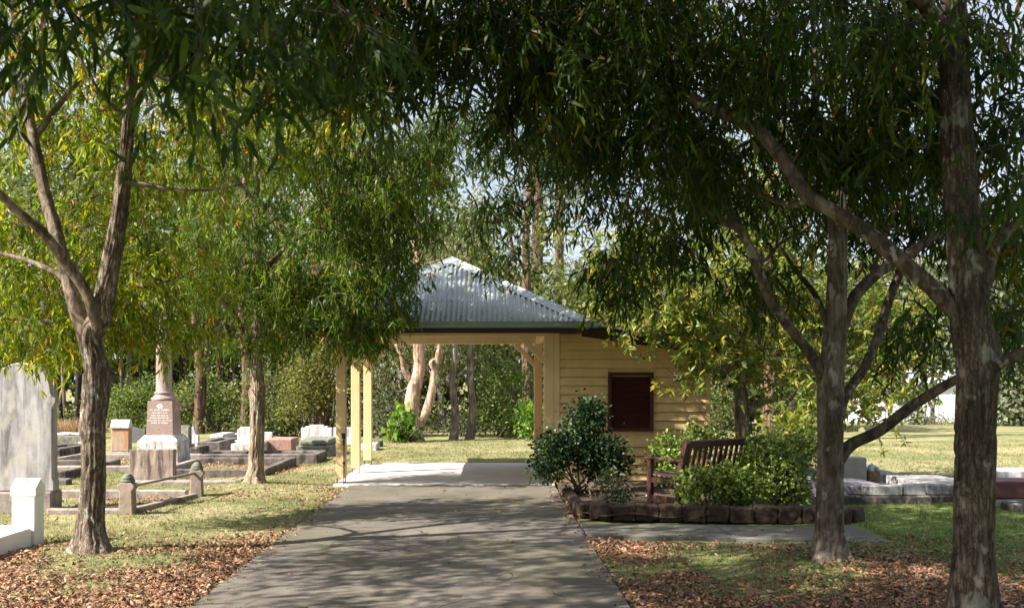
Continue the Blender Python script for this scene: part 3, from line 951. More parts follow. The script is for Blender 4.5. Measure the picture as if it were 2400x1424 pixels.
    bm = bmesh.new(); a, b = frus(.384, .285, .432, .545); bm.faces.new(a[::-1]); bm.faces.new(b)
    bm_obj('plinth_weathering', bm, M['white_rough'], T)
    bm = bmesh.new(); a, b = frus(.258, .236, 0, .65); bm.faces.new(a[::-1]); bm.faces.new(b)
    bmesh.ops.bevel(bm, geom=list(bm.edges), offset=.004, segments=1, affect='EDGES')
    die = bm_obj('lettered_block', bm, M['granite'], T, (0, 0, .547))
    tilt = math.atan2(.022, .65)
    def text(s, z, size):
        cu = bpy.data.curves.new('inscription', 'FONT')
        cu.body = s; cu.size = size; cu.align_x = 'CENTER'; cu.extrude = .0015; cu.offset = size * .018
        cu.resolution_u = 2; cu.space_character = 1.08
        tmp = bpy.data.objects.new('tmp_text', cu)
        me = bpy.data.meshes.new_from_object(tmp)
        bpy.data.objects.remove(tmp); bpy.data.curves.remove(cu)
        me.materials.clear()
        o = link('inscription_line', me, M['letters'])
        y = .258 - .022 * z / .65 + .002
        o.location = (0, -y, z); o.rotation_euler = (math.radians(90) - tilt, 0, 0)
        o.parent = die
        return o
    for s, z, sz in (('PT. JOHN FRASER,', .465, .043), ('26TH BAT. A.I.F.', .413, .040), ('DIED ON 26-8-16.', .362, .040), ('BURIED IN PORT SD.', .313, .038),
                     ('FRANCE MILITARY CEM. ETERNAL', .268, .030), ('AGED 23 YEARS.', .218, .042)):
        text(s, z, sz)
    # small sunburst emblem above the lettering: rays over a scroll
    bm = bmesh.new()
    for k in range(9):
        t = math.pi * (k + .5) / 9
        c_, s_ = math.cos(t), math.sin(t)
        p = [(-.012 * s_ + .014 * c_, .012 * c_ * 0 + .014 * s_), (.004 * s_ + .05 * c_, -.004 * c_ + .05 * s_), (-.004 * s_ + .05 * c_, .004 * c_ + .05 * s_)]
        vs = [bm.verts.new((.016 * c_ - .005 * s_, 0, .016 * s_ + .005 * c_)), bm.verts.new((.016 * c_ + .005 * s_, 0, .016 * s_ - .005 * c_)),
              bm.verts.new((.055 * c_ + .007 * s_, 0, .050 * s_ - .007 * c_)), bm.verts.new((.055 * c_ - .007 * s_, 0, .050 * s_ + .007 * c_))]
        bm.faces.new(vs)
    for x0, x1, z0, z1 in ((-.06, .06, -.016, -.003), (-.035, .035, -.032, -.020)):
        bm.faces.new([bm.verts.new(q) for q in ((x0, 0, z0), (x1, 0, z0), (x1, 0, z1), (x0, 0, z1))])
    g = bmesh.ops.extrude_face_region(bm, geom=bm.faces[:])
    bmesh.ops.translate(bm, verts=[v for v in g['geom'] if isinstance(v, bmesh.types.BMVert)], vec=(0, -.003, 0))
    bm_obj('sunburst_emblem', bm, M['letters'], die, (0, -.241, .545), (-tilt, 0, 0))
    # incised panel on the right face: gable outline and lines
    for q, (za, zb, ya, yb) in enumerate(((.44, .53, -.10, 0), (.44, .53, .10, 0))):
        beam('panel_line', (.2425, ya, za), (.2395, yb, zb), .006, .006, M['letters'], die, 0)
    for z in (.38, .32, .26):
        beam('panel_line', (.2535 - .022 * z / .65 + .006, -.12, z), (.2535 - .022 * z / .65 + .006, .12, z), .006, .012, M['granite'], die, 0)
    lathe('column', [(.225, 0), (.235, .02), (.235, .055), (.215, .07), (.195, .085), (.175, .105), (.168, .125), (.178, .135), (.185, .150), (.178, .170), (.160, .178), (.152, .19), (.150, .6), (.140, 1.25), (.133, 1.5), (.165, 1.53), (.17, 1.56), (.14, 1.6)], 40, M['granite'], T, (0, 0, 1.198))
    lathe('urn', [(.10, 0), (.05, .05), (.05, .08), (.13, .2), (.15, .28), (.12, .33), (.06, .37), (.02, .42)], 24, M['white_rough'], T, (0, 0, 2.80))

    def headstone(name, label, px0, px1, ytop, d, mat, th=.12, outline=None, base=None, base_mat=None, ybot=None, bev=.012, amp=0):
        x0, x1 = X(px0, d), X(px1, d)
        ztop = EYE - (ytop - 890) / F * d
        T = empty(name, ((x0 + x1) / 2, d, 0), label=label, cat='headstone')
        hw = (x1 - x0) / 2
        zb = base[0] if base else -.04
        pts = outline(hw, zb, ztop) if outline else [(-hw, zb), (hw, zb), (hw, ztop), (-hw, ztop)]
        if base:
            rough_box('base_block', (-hw - base[1], -.02 - base[1], -.05), (hw + base[1], th + base[1], zb - .002), base_mat or mat, T, .006, 5, .012, seed=int(px0))
        extrude_profile('stone', pts, 0, th, mat, T, bev)
        return T
    def rounded(hw, zb, zt):
        r = .12 * (zt - zb)
        return [(-hw, zb), (hw, zb), (hw, zt - r * 1.3), (hw * .93, zt - r * .6), (hw * .55, zt - r * .1), (0, zt), (-hw * .55, zt - r * .1), (-hw * .93, zt - r * .6), (-hw, zt - r * 1.3)]
    def stepped(hw, zb, zt):
        s = .035
        return [(-hw, zb), (hw, zb), (hw, zt - 2 * s), (hw * .74, zt - 2 * s), (hw * .74, zt - s), (hw * .45, zt - s), (hw * .45, zt), (-hw * .45, zt), (-hw * .45, zt - s), (-hw * .74, zt - s), (-hw * .74, zt - 2 * s), (-hw, zt - 2 * s)]
    def shouldered(hw, zb, zt):
        return [(-hw, zb), (hw, zb), (hw, zt - .06), (hw * .8, zt - .04), (hw * .72, zt), (-hw * .72, zt), (-hw * .8, zt - .04), (-hw, zt - .06)]
    # capped sandstone stele
    T = empty('capped_headstone', (X(281, 20.6), 20.6, 0), label='orange stained sandstone headstone with a white sloping cap', cat='headstone')
    rough_box('base_block', (-.20, -.04, -.05), (.20, .24, .12), M['kerb_light'], T, .008, 5, .015, seed=21)
    box('stone', (-.185, 0, .122), (.185, .2, .60), M['sandstone'], T, .012)
    extrude_profile('cap', [(-.03, .602), (.23, .602), (.22, .64), (.12, .78), (.06, .78), (-.03, .64)], -.195, .195, M['white_stone'], T, .006, axis='x')
    headstone('grey_headstone', 'dark grey headstone with sloping top behind the orange stained headstone', 296, 340, 1000, 25.0, M['grey_stone'], .14, lambda hw, zb, zt: [(-hw, zb), (hw, zb), (hw, zt - .08), (-hw * .4, zt), (-hw, zt)])
    T = headstone('lichen_headstone', 'dark lichen covered round topped headstone just right of the monument', 413, 445, 996, 22.5, M['lichen_stone'], .12, rounded, (.16, .05), M['kerb_black'])
    T.rotation_euler[2] = -.35
    headstone('gabled_headstone', 'small white gabled headstone behind the lichen covered one', 441, 466, 998, 23.4, M['white_stone'], .12, lambda hw, zb, zt: [(-hw, zb), (hw, zb), (hw * .9, zt - .22), (hw * .5, zt - .2), (0, zt), (-hw * .5, zt - .05), (-hw, zt - .06)])
    headstone('white_headstone', 'white shouldered headstone half hidden by the second left tree', 556, 600, 1000, 22.8, M['white_stone'], .12, shouldered, (.22, .06), M['white_rough'])
    headstone('small_white_headstone', 'small white square headstone just right of the second left tree', 618, 638, 1012, 24.5, M['white_stone'], .12)
    T = headstone('stepped_headstone', 'wide white headstone with stepped top and rain streaks', 706, 778, 995, 24.0, M['white_stone'], .16, stepped, None)
    headstone('plain_white_headstone', 'plain white headstone behind the shelter front posts', 782, 828, 1001, 24.8, M['white_stone'], .14, None, (.18, .08), M['white_stone'])
    # low tombs and kerbs
    def tomb(name, label, px0, px1, d, depth, h, mat, cap=None, cap_mat=None, amp=.008):
        x0, x1 = X(px0, d), X(px1, d)
        T = empty(name, ((x0 + x1) / 2, d, 0), label=label, cat='grave')
        hw = (x1 - x0) / 2
        rough_box('tomb_body', (-hw, 0, -.05), (hw, depth, h), mat, T, amp, 7, .02, seed=int(px0) + 1)
        if cap: rough_box('tomb_cap', (-hw + .05, .05, h + .002), (hw - .05, depth - .05, h + cap), cap_mat or mat, T, amp, 6, .03, seed=int(px0) + 2)
        return T
    tomb('pink_tomb', 'pinkish rough cast low tomb right of the second left tree', 628, 684, 21.8, .8, .31, M['pink_rough'])
    tomb('lichen_tomb', 'grey lichen covered low box tomb with a raised lid', 694, 776, 20.6, 1.6, .24, M['lichen_stone'], .11)
    tomb('dark_wedge_tomb', 'small dark stone block against the pink tomb', 612, 627, 21.6, .5, .26, M['kerb'])
    tomb('white_low_tomb', 'low white grave block with dark front, left of the white shouldered headstone', 486, 528, 24.0, 1.2, .17, M['kerb'], .12, M['white_stone'])
    tomb('white_flat_tomb', 'flat white grave top right behind the low white grave block', 530, 546, 25.0, 1.0, .22, M['white_stone'])
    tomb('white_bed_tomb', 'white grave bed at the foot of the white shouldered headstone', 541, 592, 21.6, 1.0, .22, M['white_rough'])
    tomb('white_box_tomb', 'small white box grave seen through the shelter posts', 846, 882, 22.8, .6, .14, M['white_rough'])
    tomb('black_end_tomb', 'small black grave block beside the white box grave', 884, 893, 24.0, .5, .12, M['kerb_black'])
    tomb('dark_box_tomb', 'black stained box grave just right of the monument plinth', 444, 463, 20.6, .9, .2, M['kerb_black'])
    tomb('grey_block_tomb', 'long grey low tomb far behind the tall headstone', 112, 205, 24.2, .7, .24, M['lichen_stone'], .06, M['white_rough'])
    tomb('white_flower_vase_tomb', 'small white grave block left of the first tree', 182, 196, 23.2, .4, .16, M['white_stone'])
    kerb_plot('dark_kerb_grave', 'black kerbed grave behind the dark box grave', X(474, 22), X(528, 22), 21.6, 23.4, .26, .16, M['kerb'], M['soil'])
    kerb_plot('wide_kerb_grave', 'wide dark weathered kerb grave in front of the pink tomb', X(480, 19.6), X(753, 19.6), 19.2, 20.3, .17, .18, M['kerb'], M['kerb'], inf_h=.12)
    kerb_plot('leafy_kerb_grave', 'kerbed grave full of fallen leaves behind the second left tree', -5.6, X(665, 17.8), 16.4, 19.0, .13, .14, M['kerb'], None, 'fbr')
    kerb_plot('corner_kerb_grave', 'broken low kerb running to the second left tree', -5.4, -3.75, 14.95, 16.0, .09, .12, M['kerb_light'], None, 'fr')
    kerb_plot('monument_kerb_grave', 'pale kerb around the pink granite monument', -8.4, -5.5, 17.4, 20.4, .10, .14, M['kerb_light'], None, 'fblr')
    kerb_plot('left_kerb_grave', 'dark kerbed grave between the tall headstone and the first tree', X(110, 17.5) - 1.2, X(190, 17.5) + .3, 16.2, 18.6, .12, .14, M['kerb'], None)
    kerb_plot('left_dark_grave', 'black topped kerb grave further back left of the first tree', X(100, 21), X(180, 21), 20.2, 22.0, .20, .2, M['kerb_black'], M['kerb_black'], inf_h=.16)
    T = empty('fallen_block', (X(140, 15.2), 15.2, 0), .1, 'dark fallen stone block on the grass left of the first tree', 'stone block')
    rough_box('block', (-.3, -.1, -.03), (.14, .15, .09), M['kerb'], T, .01, 5, .015, seed=77)
    # right-hand graves
    T = empty('grey_box_headstone', (X(2008, 15.0), 15.0, 0), 0, 'plain grey concrete headstone block right of the second right tree', 'headstone')
    box('stone', (-.19, 0, .06), (.15, .3, .43), M['plain_grey'], T, .01)
    rough_box('base_block', (-.24, -.06, -.05), (.42, .36, .058), M['plain_grey'], T, .006, 5, .01, seed=31)
    T = empty('flower_basket', (X(2046, 15.1), 15.1, .06), 0, 'mottled basket of pale blue flowers beside the grey headstone', 'basket')
    box('basket', (-.09, -.07, 0), (.09, .09, .17), M['basket'], T, .015)
    for k in range(16):
        a, r = random.uniform(0, 6.28), random.uniform(0, .09)
        bm = bmesh.new(); bmesh.ops.create_icosphere(bm, subdivisions=1, radius=random.uniform(.025, .042))
        for v in bm.verts: v.co *= random.uniform(.75, 1.2)
        bm_obj('flower', bm, M['flower_blue'] if k % 3 else M['white_stone'], T, (r * math.cos(a), .01 + r * math.sin(a), .19 + random.uniform(-.01, .05)))
    T = empty('slab_grave', (4.8, 13.2, 0), 0, 'low grave with sloping purple grey slab on a black stained base', 'grave')
    rough_box('plinth', (-.75, -.5, -.05), (.85, 1.2, .12), M['kerb_black'], T, .01, 8, .02, seed=51)
    extrude_profile('cover_slab', [(-.7, .122), (.55, .122), (.5, .19), (-.62, .27)], -.35, 1.05, M['purple_slab'], T, .01)
    rough_box('edge_block', (.0, -.46, .122), (.50, -.30, .25), M['white_shaded'], T, .006, 5, .012, seed=52)
    rough_box('edge_block', (.505, -.45, .122), (.80, -.25, .26), M['white_shaded'], T, .006, 5, .012, seed=53)
    T = empty('white_slab_grave', (5.85, 13.3, 0), 0, 'low white slab grave next to the purple grey slab grave', 'grave')
    rough_box('plinth', (-.18, -.35, -.05), (.65, 1.1, .10), M['kerb_black'], T, .01, 7, .02, seed=54)
    box('cover_slab', (-.15, -.32, .102), (.6, 1.0, .24), M['white_shaded'], T, .012)
    T = empty('flat_white_grave', (5.75, 15.1, 0), 0, 'flat white grave top further back on the right', 'grave')
    box('cover_slab', (-.55, 0, -.05), (.55, 1.2, .17), M['white_shaded'], T, .012)
    T = empty('red_grave', (6.75, 12.75, 0), 0, 'dark red stone grave on a rough dark base right of the near trunk', 'grave')
    rough_box('plinth', (-.45, -.75, -.05), (1.0, 1.0, .11), M['kerb_black'], T, .014, 8, .02, seed=55)
    box('stone', (-.42, -.25, .112), (.22, .25, .33), M['red_block'], T, .012)
    T = empty('white_block_grave', (7.05, 13.6, 0), 0, 'white block grave behind the dark red one at the right edge', 'grave')
    box('stone', (-.2, 0, -.05), (.5, .5, .36), M['white_stone'], T, .012)
build_graves()

# ------------------------------------------------------------------ far shed
def build_far_shed():
    T = empty('white_shed', label='long low white shed across the field behind the near right trunk', cat='building')
    x0, x1, y0, y1 = 23.6, 34.0, 60.0, 66.0
    g = -1.2
    box('wall', (x0, y0, g), (x1, y1, 1.35), M['shed_wall'], T, .0)
    extrude_profile('roof', [(y0 - .3, 1.36), (y1 + .3, 2.2), (y1 + .3, 2.3), (y0 - .3, 1.46)], x0 - .3, x1 + .3, M['shed_roof'], T, axis='x')
    for xa, xb, za, zb in ((24.6, 25.4, .1, .9), (28.2, 29.2, -.9, .9), (31, 31.8, .1, .9)):
        wd = box('window', (xa, y0 - .06, za), (xb, y0 - .005, zb), M['dark_glass'], T, .01)
        c = Vector(wd.location)
        box('frame', Vector(((xa + xb) / 2 - .04, y0 - .09, za)) - c, Vector(((xa + xb) / 2 + .04, y0 - .062, zb)) - c, M['shed_wall'], wd, .0)
    for i in range(13):
        x = x0 + .8 * i + .2
        box('cladding_rib', (x, y0 - .035, g + .1), (x + .06, y0 - .002, 1.33), M['shed_wall'], T, .0)
    settle(T, (x0, y0, g))
build_far_shed()

# ------------------------------------------------------------------ vegetation builders
def catmull(pts, per):
    """smooth polyline through (x,y,z,r) control points"""
    P = np.array(pts, dtype=float)
    P = np.vstack([2 * P[0] - P[1], P, 2 * P[-1] - P[-2]])
    out = []
    for i in range(1, len(P) - 2):
        t = np.linspace(0, 1, per, endpoint=False)[:, None]
        a, b, c, d = P[i - 1], P[i], P[i + 1], P[i + 2]
        out.append(.5 * ((2 * b) + (c - a) * t + (2 * a - 5 * b + 4 * c - d) * t ** 2 + (3 * b - a - 3 * c + d) * t ** 3))
    out.append(P[-2][None])
    o = np.vstack(out)
    o[:, 3] = np.maximum(o[:, 3], .002)
    return o

def tube_mesh(name, pts, sides=12, per=6, rough=0.0, seed=0, flare=0.0, smooth=True, knots=()):
    C = catmull(pts, per)
    n = len(C)
    pos, rad = C[:, :3], C[:, 3]
    tan = unit(np.gradient(pos, axis=0))
    ref = np.array([1.0, 0, 0]) if abs(tan[0][0]) < .8 else np.array([0, 1.0, 0])
    us, vs = [], []
    u = unit(ref - tan[0] * np.dot(ref, tan[0]))
    for i in range(n):
        u = unit(u - tan[i] * np.dot(u, tan[i]))
        us.append(u); vs.append(np.cross(tan[i], u))
    us, vs = np.array(us), np.array(vs)
    th = np.linspace(0, 2 * np.pi, sides, endpoint=False)
    R = np.repeat(rad[:, None], sides, 1)
    arc = np.concatenate([[0], np.cumsum(np.linalg.norm(np.diff(pos, axis=0), axis=1))])
    if rough:
        A, T_ = np.meshgrid(arc, th, indexing='ij')
        tu = T_ / (2 * np.pi)
        f1 = vnoise(tu * 26, A * 3.2 + 5 * vnoise(tu * 8, A * 2, seed + 5, 8), seed, 26)
        f2 = vnoise(tu * 48, A * 7, seed + 1, 48)
        lump = vnoise(tu * 4, A * 1.6, seed + 2, 4)
        ridge = np.minimum(1, np.abs(f1 - .5) * 4.5)
        R = R * (1 + (lump - .5) * .16) + rough * (ridge - .7) + rough * .5 * (f2 - .5)
        for (a0, t0, amp, w_) in knots:
            dt = np.angle(np.exp(1j * (T_ - t0)))
            R = R + amp * np.exp(-((A - a0) / w_) ** 2 - (dt / .5) ** 2)
    if flare:
        A, T_ = np.meshgrid(arc, th, indexing='ij')
        lob = 1 + .35 * np.sin(T_ * 3 + seed) + .25 * np.sin(T_ * 5 + 2 * seed)
        R = R * (1 + flare * np.exp(-A / .13) * lob)
    V = pos[:, None, :] + R[..., None] * (np.cos(th)[None, :, None] * us[:, None, :] + np.sin(th)[None, :, None] * vs[:, None, :])
    V = V.reshape(-1, 3)
    i, j = np.meshgrid(np.arange(n - 1), np.arange(sides), indexing='ij')
    j2 = (j + 1) % sides
    q = np.stack([i * sides + j, i * sides + j2, (i + 1) * sides + j2, (i + 1) * sides + j], -1).reshape(-1, 4)
    flat = np.concatenate([q.ravel(), (n - 1) * sides + np.arange(sides)])
    starts = np.concatenate([np.arange(len(q)) * 4, [len(q) * 4]])
    return np_mesh(name, V, flat, starts, smooth=smooth), C

LEAF_T = {
    # t along the blade, half width, cross fold
    'lance': (np.array([0, .28, .28, .66, .66, 1]), np.array([0, 1, -1, .8, -.8, 0])),
    'round': (np.array([0, .42, .42, .82, .82, 1]), np.array([0, .82, -.82, .86, -.86, 0])),
    'diamond': (np.array([0, .45, .45, 1]), np.array([0, 1, -1, 0])),
}
def leaves_mesh(name, base, dirs, length, width, rnd, shape='lance', curl=.18, fold=.25, rng=RNG, flat_up=None):
    N = len(base)
    dirs = unit(dirs)
    rv = rng.normal(size=(N, 3))
    if flat_up is not None:                       # blades that lie with their faces upwards
        rv = np.cross(dirs, np.array([0, 0, 1.0]) + flat_up * rng.normal(size=(N, 3)))
    side = unit(rv - dirs * np.sum(rv * dirs, 1, keepdims=True))
    nor = np.cross(side, dirs)
    nor *= np.where(nor[:, 2:3] < 0, -1, 1)
    t, wv = LEAF_T[shape]
    k = len(t)
    L = length[:, None, None]; Wd = width[:, None, None]
    cu = (curl * rng.uniform(.3, 1.6, N))[:, None, None]
    V = (base[:, None, :] + dirs[:, None, :] * L * t[None, :, None]
         - nor[:, None, :] * L * cu * (t ** 2)[None, :, None]
         + side[:, None, :] * Wd * wv[None, :, None]
         + nor[:, None, :] * Wd * fold * np.abs(wv)[None, :, None])
    o = (np.arange(N) * k)[:, None]
    if k == 6:
        tri1 = np.array([0, 2, 1]); quad = np.array([1, 2, 4, 3]); tri2 = np.array([3, 4, 5])
        flat = np.concatenate([o + tri1, o + quad, o + tri2], 1).ravel()
        st = (np.arange(N) * 10)[:, None] + np.array([0, 3, 7])
        return np_mesh(name, V.reshape(-1, 3), flat, st.ravel(), np.repeat(rnd, 3), True)
    flat = (o + np.array([0, 2, 3, 1])).ravel()
    return np_mesh(name, V.reshape(-1, 3), flat, np.arange(N) * 4, rnd, False)

def in_ball(n, rng, power=2.0):
    v = unit(rng.normal(size=(n, 3)))
    return v * (rng.uniform(0, 1, n) ** (1 / power))[:, None]

def sample_blobs(blobs, rng):
    """cluster centres inside a list of ellipsoids (centre, radii, count)"""
    out = []
    for c, r, n in blobs:
        out.append(np.array(c) + in_ball(n, rng) * np.array(r))
    return np.vstack(out)

def hanging_sprays(centres, per, rng, sig=.22, stem=(.15, .34), lv=9, droop=.5, Ls=(.085, .135), Wr=.095):
    """drooping leafy stems round each centre -> arrays for leaves_mesh plus stem lines"""
    n = len(centres)
    cnt = per
    b = np.repeat(centres, cnt, 0) + rng.normal(size=(n * cnt, 3)) * np.array([sig, sig, sig * .8])
    az_ = rng.uniform(0, 2 * np.pi, len(b))
    hd = np.stack([np.cos(az_), np.sin(az_), np.zeros(len(b))], 1)
    sd = unit(hd * rng.uniform(.25, 1.0, (len(b), 1)) + np.array([0, 0, -1.0]) * rng.uniform(.2, 1.1, (len(b), 1)))
    sl_ = rng.uniform(stem[0], stem[1], len(b))
    t = (np.arange(lv) + .5) / lv
    t = np.clip(t[None] + rng.normal(size=(len(b), lv)) * .04, .05, 1.0)
    sag = np.array([0, 0, -.25])
    pos = b[:, None] + sd[:, None] * (sl_[:, None] * t)[..., None] + sag * ((sl_[:, None] * t ** 2))[..., None]
    d = sd[:, None] * .6 + np.array([0, 0, -droop]) + rng.normal(size=(len(b), lv, 3)) * .5
    pos = pos.reshape(-1, 3); d = d.reshape(-1, 3)
    ln = rng.uniform(Ls[0], Ls[1], len(pos))
    tone = np.repeat(rng.normal(size=n) * .16, cnt * lv)
    rnd = np.clip(rng.beta(2.0, 2.0, len(pos)) * .9 + tone, 0, .94)
    sp = rng.uniform(size=len(pos)) < .018
    rnd[sp] = rng.uniform(.95, 1.0, sp.sum())
    return pos, d, ln, ln * Wr, rnd, (b, sd, sl_)

def twig_mesh(name, starts, ends, r0, r1, rng, sag=.12, segs=4):
    """many thin bent branches (triangular section) in one mesh"""
    n = len(starts)
    t = np.linspace(0, 1, segs + 1)
    mid = rng.normal(size=(n, 3)) * np.linalg.norm(ends - starts, axis=1)[:, None] * .10
    mid[:, 2] += sag * np.linalg.norm(ends - starts, axis=1)
    P = starts[:, None] * (1 - t)[None, :, None] + ends[:, None] * t[None, :, None] + mid[:, None] * (4 * t * (1 - t))[None, :, None] * .6
    d = unit(ends - starts)
    rv = rng.normal(size=(n, 3))
    u = unit(rv - d * np.sum(rv * d, 1, keepdims=True)); v = np.cross(d, u)
    R = (r0[:, None] * (1 - t) + r1[:, None] * t)
    S = 3
    V = np.stack([P + R[..., None] * (math.cos(2 * math.pi * k / S) * u + math.sin(2 * math.pi * k / S) * v)[:, None] for k in range(S)], 2)
    V = V.reshape(-1, 3)
    base = (np.arange(n) * (segs + 1) * S)[:, None, None]
    i = (np.arange(segs) * S)[None, :, None]; j = np.arange(S)[None, None]
    a = base + i + j; b = base + i + (j + 1) % S
    q = np.stack([a, b, b + S, a + S], -1).reshape(-1, 4)
    return np_mesh(name, V, q.ravel(), np.arange(len(q)) * 4, smooth=True)

def attach(centres, lines, rng):
    """grow a branching net: every cluster joins the nearest limb point or an earlier cluster"""
    L = np.vstack(lines)[:, :3]
    n = len(centres)
    d0 = np.array([np.min(np.sum((L - c) ** 2, 1)) for c in centres])
    order = np.argsort(d0)
    nodes = np.vstack([L, np.zeros((n, 3))])
    cnt = len(L)
    reach = np.zeros(len(nodes))
    out = np.empty_like(centres)
    for i in order:
        c = centres[i]
        dd = nodes[:cnt] - c
        dist = np.sqrt(np.sum(dd ** 2, 1))
        cost = dist + .25 * reach[:cnt] + np.where(dd[:, 2] > .15, .5 * dd[:, 2], 0) + rng.uniform(0, .06, cnt)
        j = int(np.argmin(cost))
        out[i] = nodes[j]
        nodes[cnt] = c
        reach[cnt] = reach[j] + dist[j]
        cnt += 1
    return out

def nearest_leaves(p, ln, n):
    """the leaves that show largest in the picture"""
    u = p[:, 0] / p[:, 1] * F + 1146; v = 890 - (p[:, 2] - EYE) / p[:, 1] * F
    size = np.where((u > 5) & (u < 2395) & (v > 10) & (v < 1424), ln / p[:, 1], 0)
    return np.argsort(-size)[:n]

def single_leaves(T, p, d, ln, wd, leaf, rng):
    """each leaf an object of its own, sharing a handful of meshes"""
    metas = []
    for k in range(8):
        metas.append(leaves_mesh('leaf', np.zeros((1, 3)), np.array([[0, 1.0, 0]]), np.array([1.0]), np.array([.10]), np.array([.15 + .1 * k]), 'lance', .18, .25, np.random.default_rng(900 + k), 0.01))
        metas[-1].materials.append(leaf)
    d = unit(d)
    for i in range(len(p)):
        y = Vector(d[i]); r = Vector(rng.normal(size=3))
        x = (r - y * r.dot(y)).normalized(); z = x.cross(y)
        o = bpy.data.objects.new('leaf', metas[int(rng.integers(8))])
        COL.objects.link(o)
        L_ = float(ln[i])
        o.matrix_world = Matrix.Translation(Vector(p[i])) @ Matrix((x, y, z)).transposed().to_4x4() @ Matrix.Diagonal((L_, L_, L_, 1))
        o.parent = T

def build_tree(name, label, trunk, limbs, blobs, bark, limb_bark, leaf, seed, per=11, lv=9, sides=72, rough=.017, sig=.125, knots=(), rosette=False, Ls=(.065, .14), Wr=.092, cat='tree', keep=None, group=None, flare=.55, single=0, shape='lance', high=(), rs=1.0):
    rng = np.random.default_rng(seed)
    trunk = [(a_, b_, c_, r_ * rs) for a_, b_, c_, r_ in trunk]
    limbs = [[(a_, b_, c_, r_ * (rs + .04)) for a_, b_, c_, r_ in lb] for lb in limbs]
    base = Vector(trunk[0][:3])
    T = empty(name, label=label, cat=cat, group=group)
    me, C = tube_mesh('trunk', trunk, sides, 22 if sides > 30 else 6, rough, seed, flare, knots=knots)
    link('trunk', me, bark, T)
    lines = [C[len(C) // 3:]]
    for k, lb in enumerate(limbs):
        me, C = tube_mesh('branch', lb, 20 if lb[0][3] > .04 else 10, 9, rough * .35 if lb[0][3] > .04 else 0, seed + 10 + k)
        link('branch', me, limb_bark, T)
        lines.append(C)
    cen = sample_blobs(blobs, rng)
    if keep is not None:
        cen = cen[keep(cen)]
    st = attach(cen, lines, rng)
    ln = np.linalg.norm(cen - st, axis=1)
    tw = twig_mesh('twigs', st, cen, np.clip(.006 + .006 * ln, .006, .028), np.full(len(cen), .004), rng)
    o = link('twigs', tw, limb_bark, T); tag(o, kind='stuff')
    if rosette:
        p, d, l_, w_, r_, (sb, sd, sl_) = rosettes(cen, per, rng, sig, Ls, Wr)
    else:
        p, d, l_, w_, r_, (sb, sd, sl_) = hanging_sprays(cen, per, rng, sig, lv=lv, Ls=Ls, Wr=Wr)
    # thin stems carrying the leaves
    sel = rng.uniform(size=len(sb)) < .55
    near = np.repeat(cen, per, 0)
    s2 = twig_mesh('leaf_stems', near[sel], (sb + sd * (sl_ * .9)[:, None])[sel], np.full(sel.sum(), .0035), np.full(sel.sum(), .0015), rng, .05, 2)
    o = link('leaf_stems', s2, limb_bark, T); tag(o, kind='stuff')
    if single:
        idx = nearest_leaves(p, l_, single)
        single_leaves(T, p[idx], d[idx], l_[idx], w_[idx], leaf, rng)
        m_ = np.ones(len(p), bool); m_[idx] = False
        p, d, l_, w_, r_ = p[m_], d[m_], l_[m_], w_[m_], r_[m_]
    me = leaves_mesh('foliage', p, d, l_, w_, r_, shape, .28, .3, rng=rng)
    o = link('foliage', me, leaf, T); tag(o, kind='stuff')
    if high:
        # unseen upper crown, shaped to shade drive and trunks: same leaves, plainer blades
        ch = sample_blobs(high, rng)
        tag(link('twigs', twig_mesh('twigs', attach(ch, lines, rng), ch, np.full(len(ch), .016), np.full(len(ch), .005), rng), limb_bark, T), kind='stuff')
        ph, dh, lh, wh, rh, _ = hanging_sprays(ch, 11, rng, .2, lv=9, Ls=(.09, .15), Wr=.11)
        tag(link('foliage', leaves_mesh('foliage', ph, dh, lh, wh, rh, 'diamond', .2, .3, rng), leaf, T), kind='stuff')
    settle(T, base)
    return T, (p, d, l_, w_, r_)

def rosettes(centres, per, rng, sig, Ls, Wr):
    n = len(centres)
    b = np.repeat(centres, per, 0) + rng.normal(size=(n * per, 3)) * sig
    out = unit(rng.normal(size=(len(b), 3)) * np.array([1, 1, .5]) + np.array([0, 0, .35]))
    k = 8
    az_ = rng.uniform(0, 6.28, (len(b), 1)) + np.arange(k)[None] * 2.4
    rv = rng.normal(size=(len(b), 3))
    u = unit(rv - out * np.sum(rv * out, 1, keepdims=True)); v = np.cross(out, u)
    rad = np.cos(az_)[..., None] * u[:, None] + np.sin(az_)[..., None] * v[:, None]
    d = out[:, None] * rng.uniform(.2, .9, (len(b), k, 1)) + rad + np.array([0, 0, -.25])
    pos = b[:, None] + out[:, None] * (rng.uniform(-.05, .03, (len(b), k, 1)))
    pos, d = pos.reshape(-1, 3), d.reshape(-1, 3)
    ln = rng.uniform(Ls[0], Ls[1], len(pos))
    tone = np.repeat(rng.normal(size=len(b)) * .17, k)
    rnd = np.clip(rng.beta(2, 2, len(pos)) * .8 + tone + .05, 0, .95)
    return pos, d, ln, ln * Wr, rnd, (b - out * .12, out, np.full(len(b), .12))

def P4(px, py, d, r):
    v = W(px, py, d)
    return (v.x, v.y, v.z, r)

def B(px, py, d, rx, ry, rz, n):
    v = W(px, py, d)
    return ((v.x, v.y, v.z), (rx, ry, rz), n)

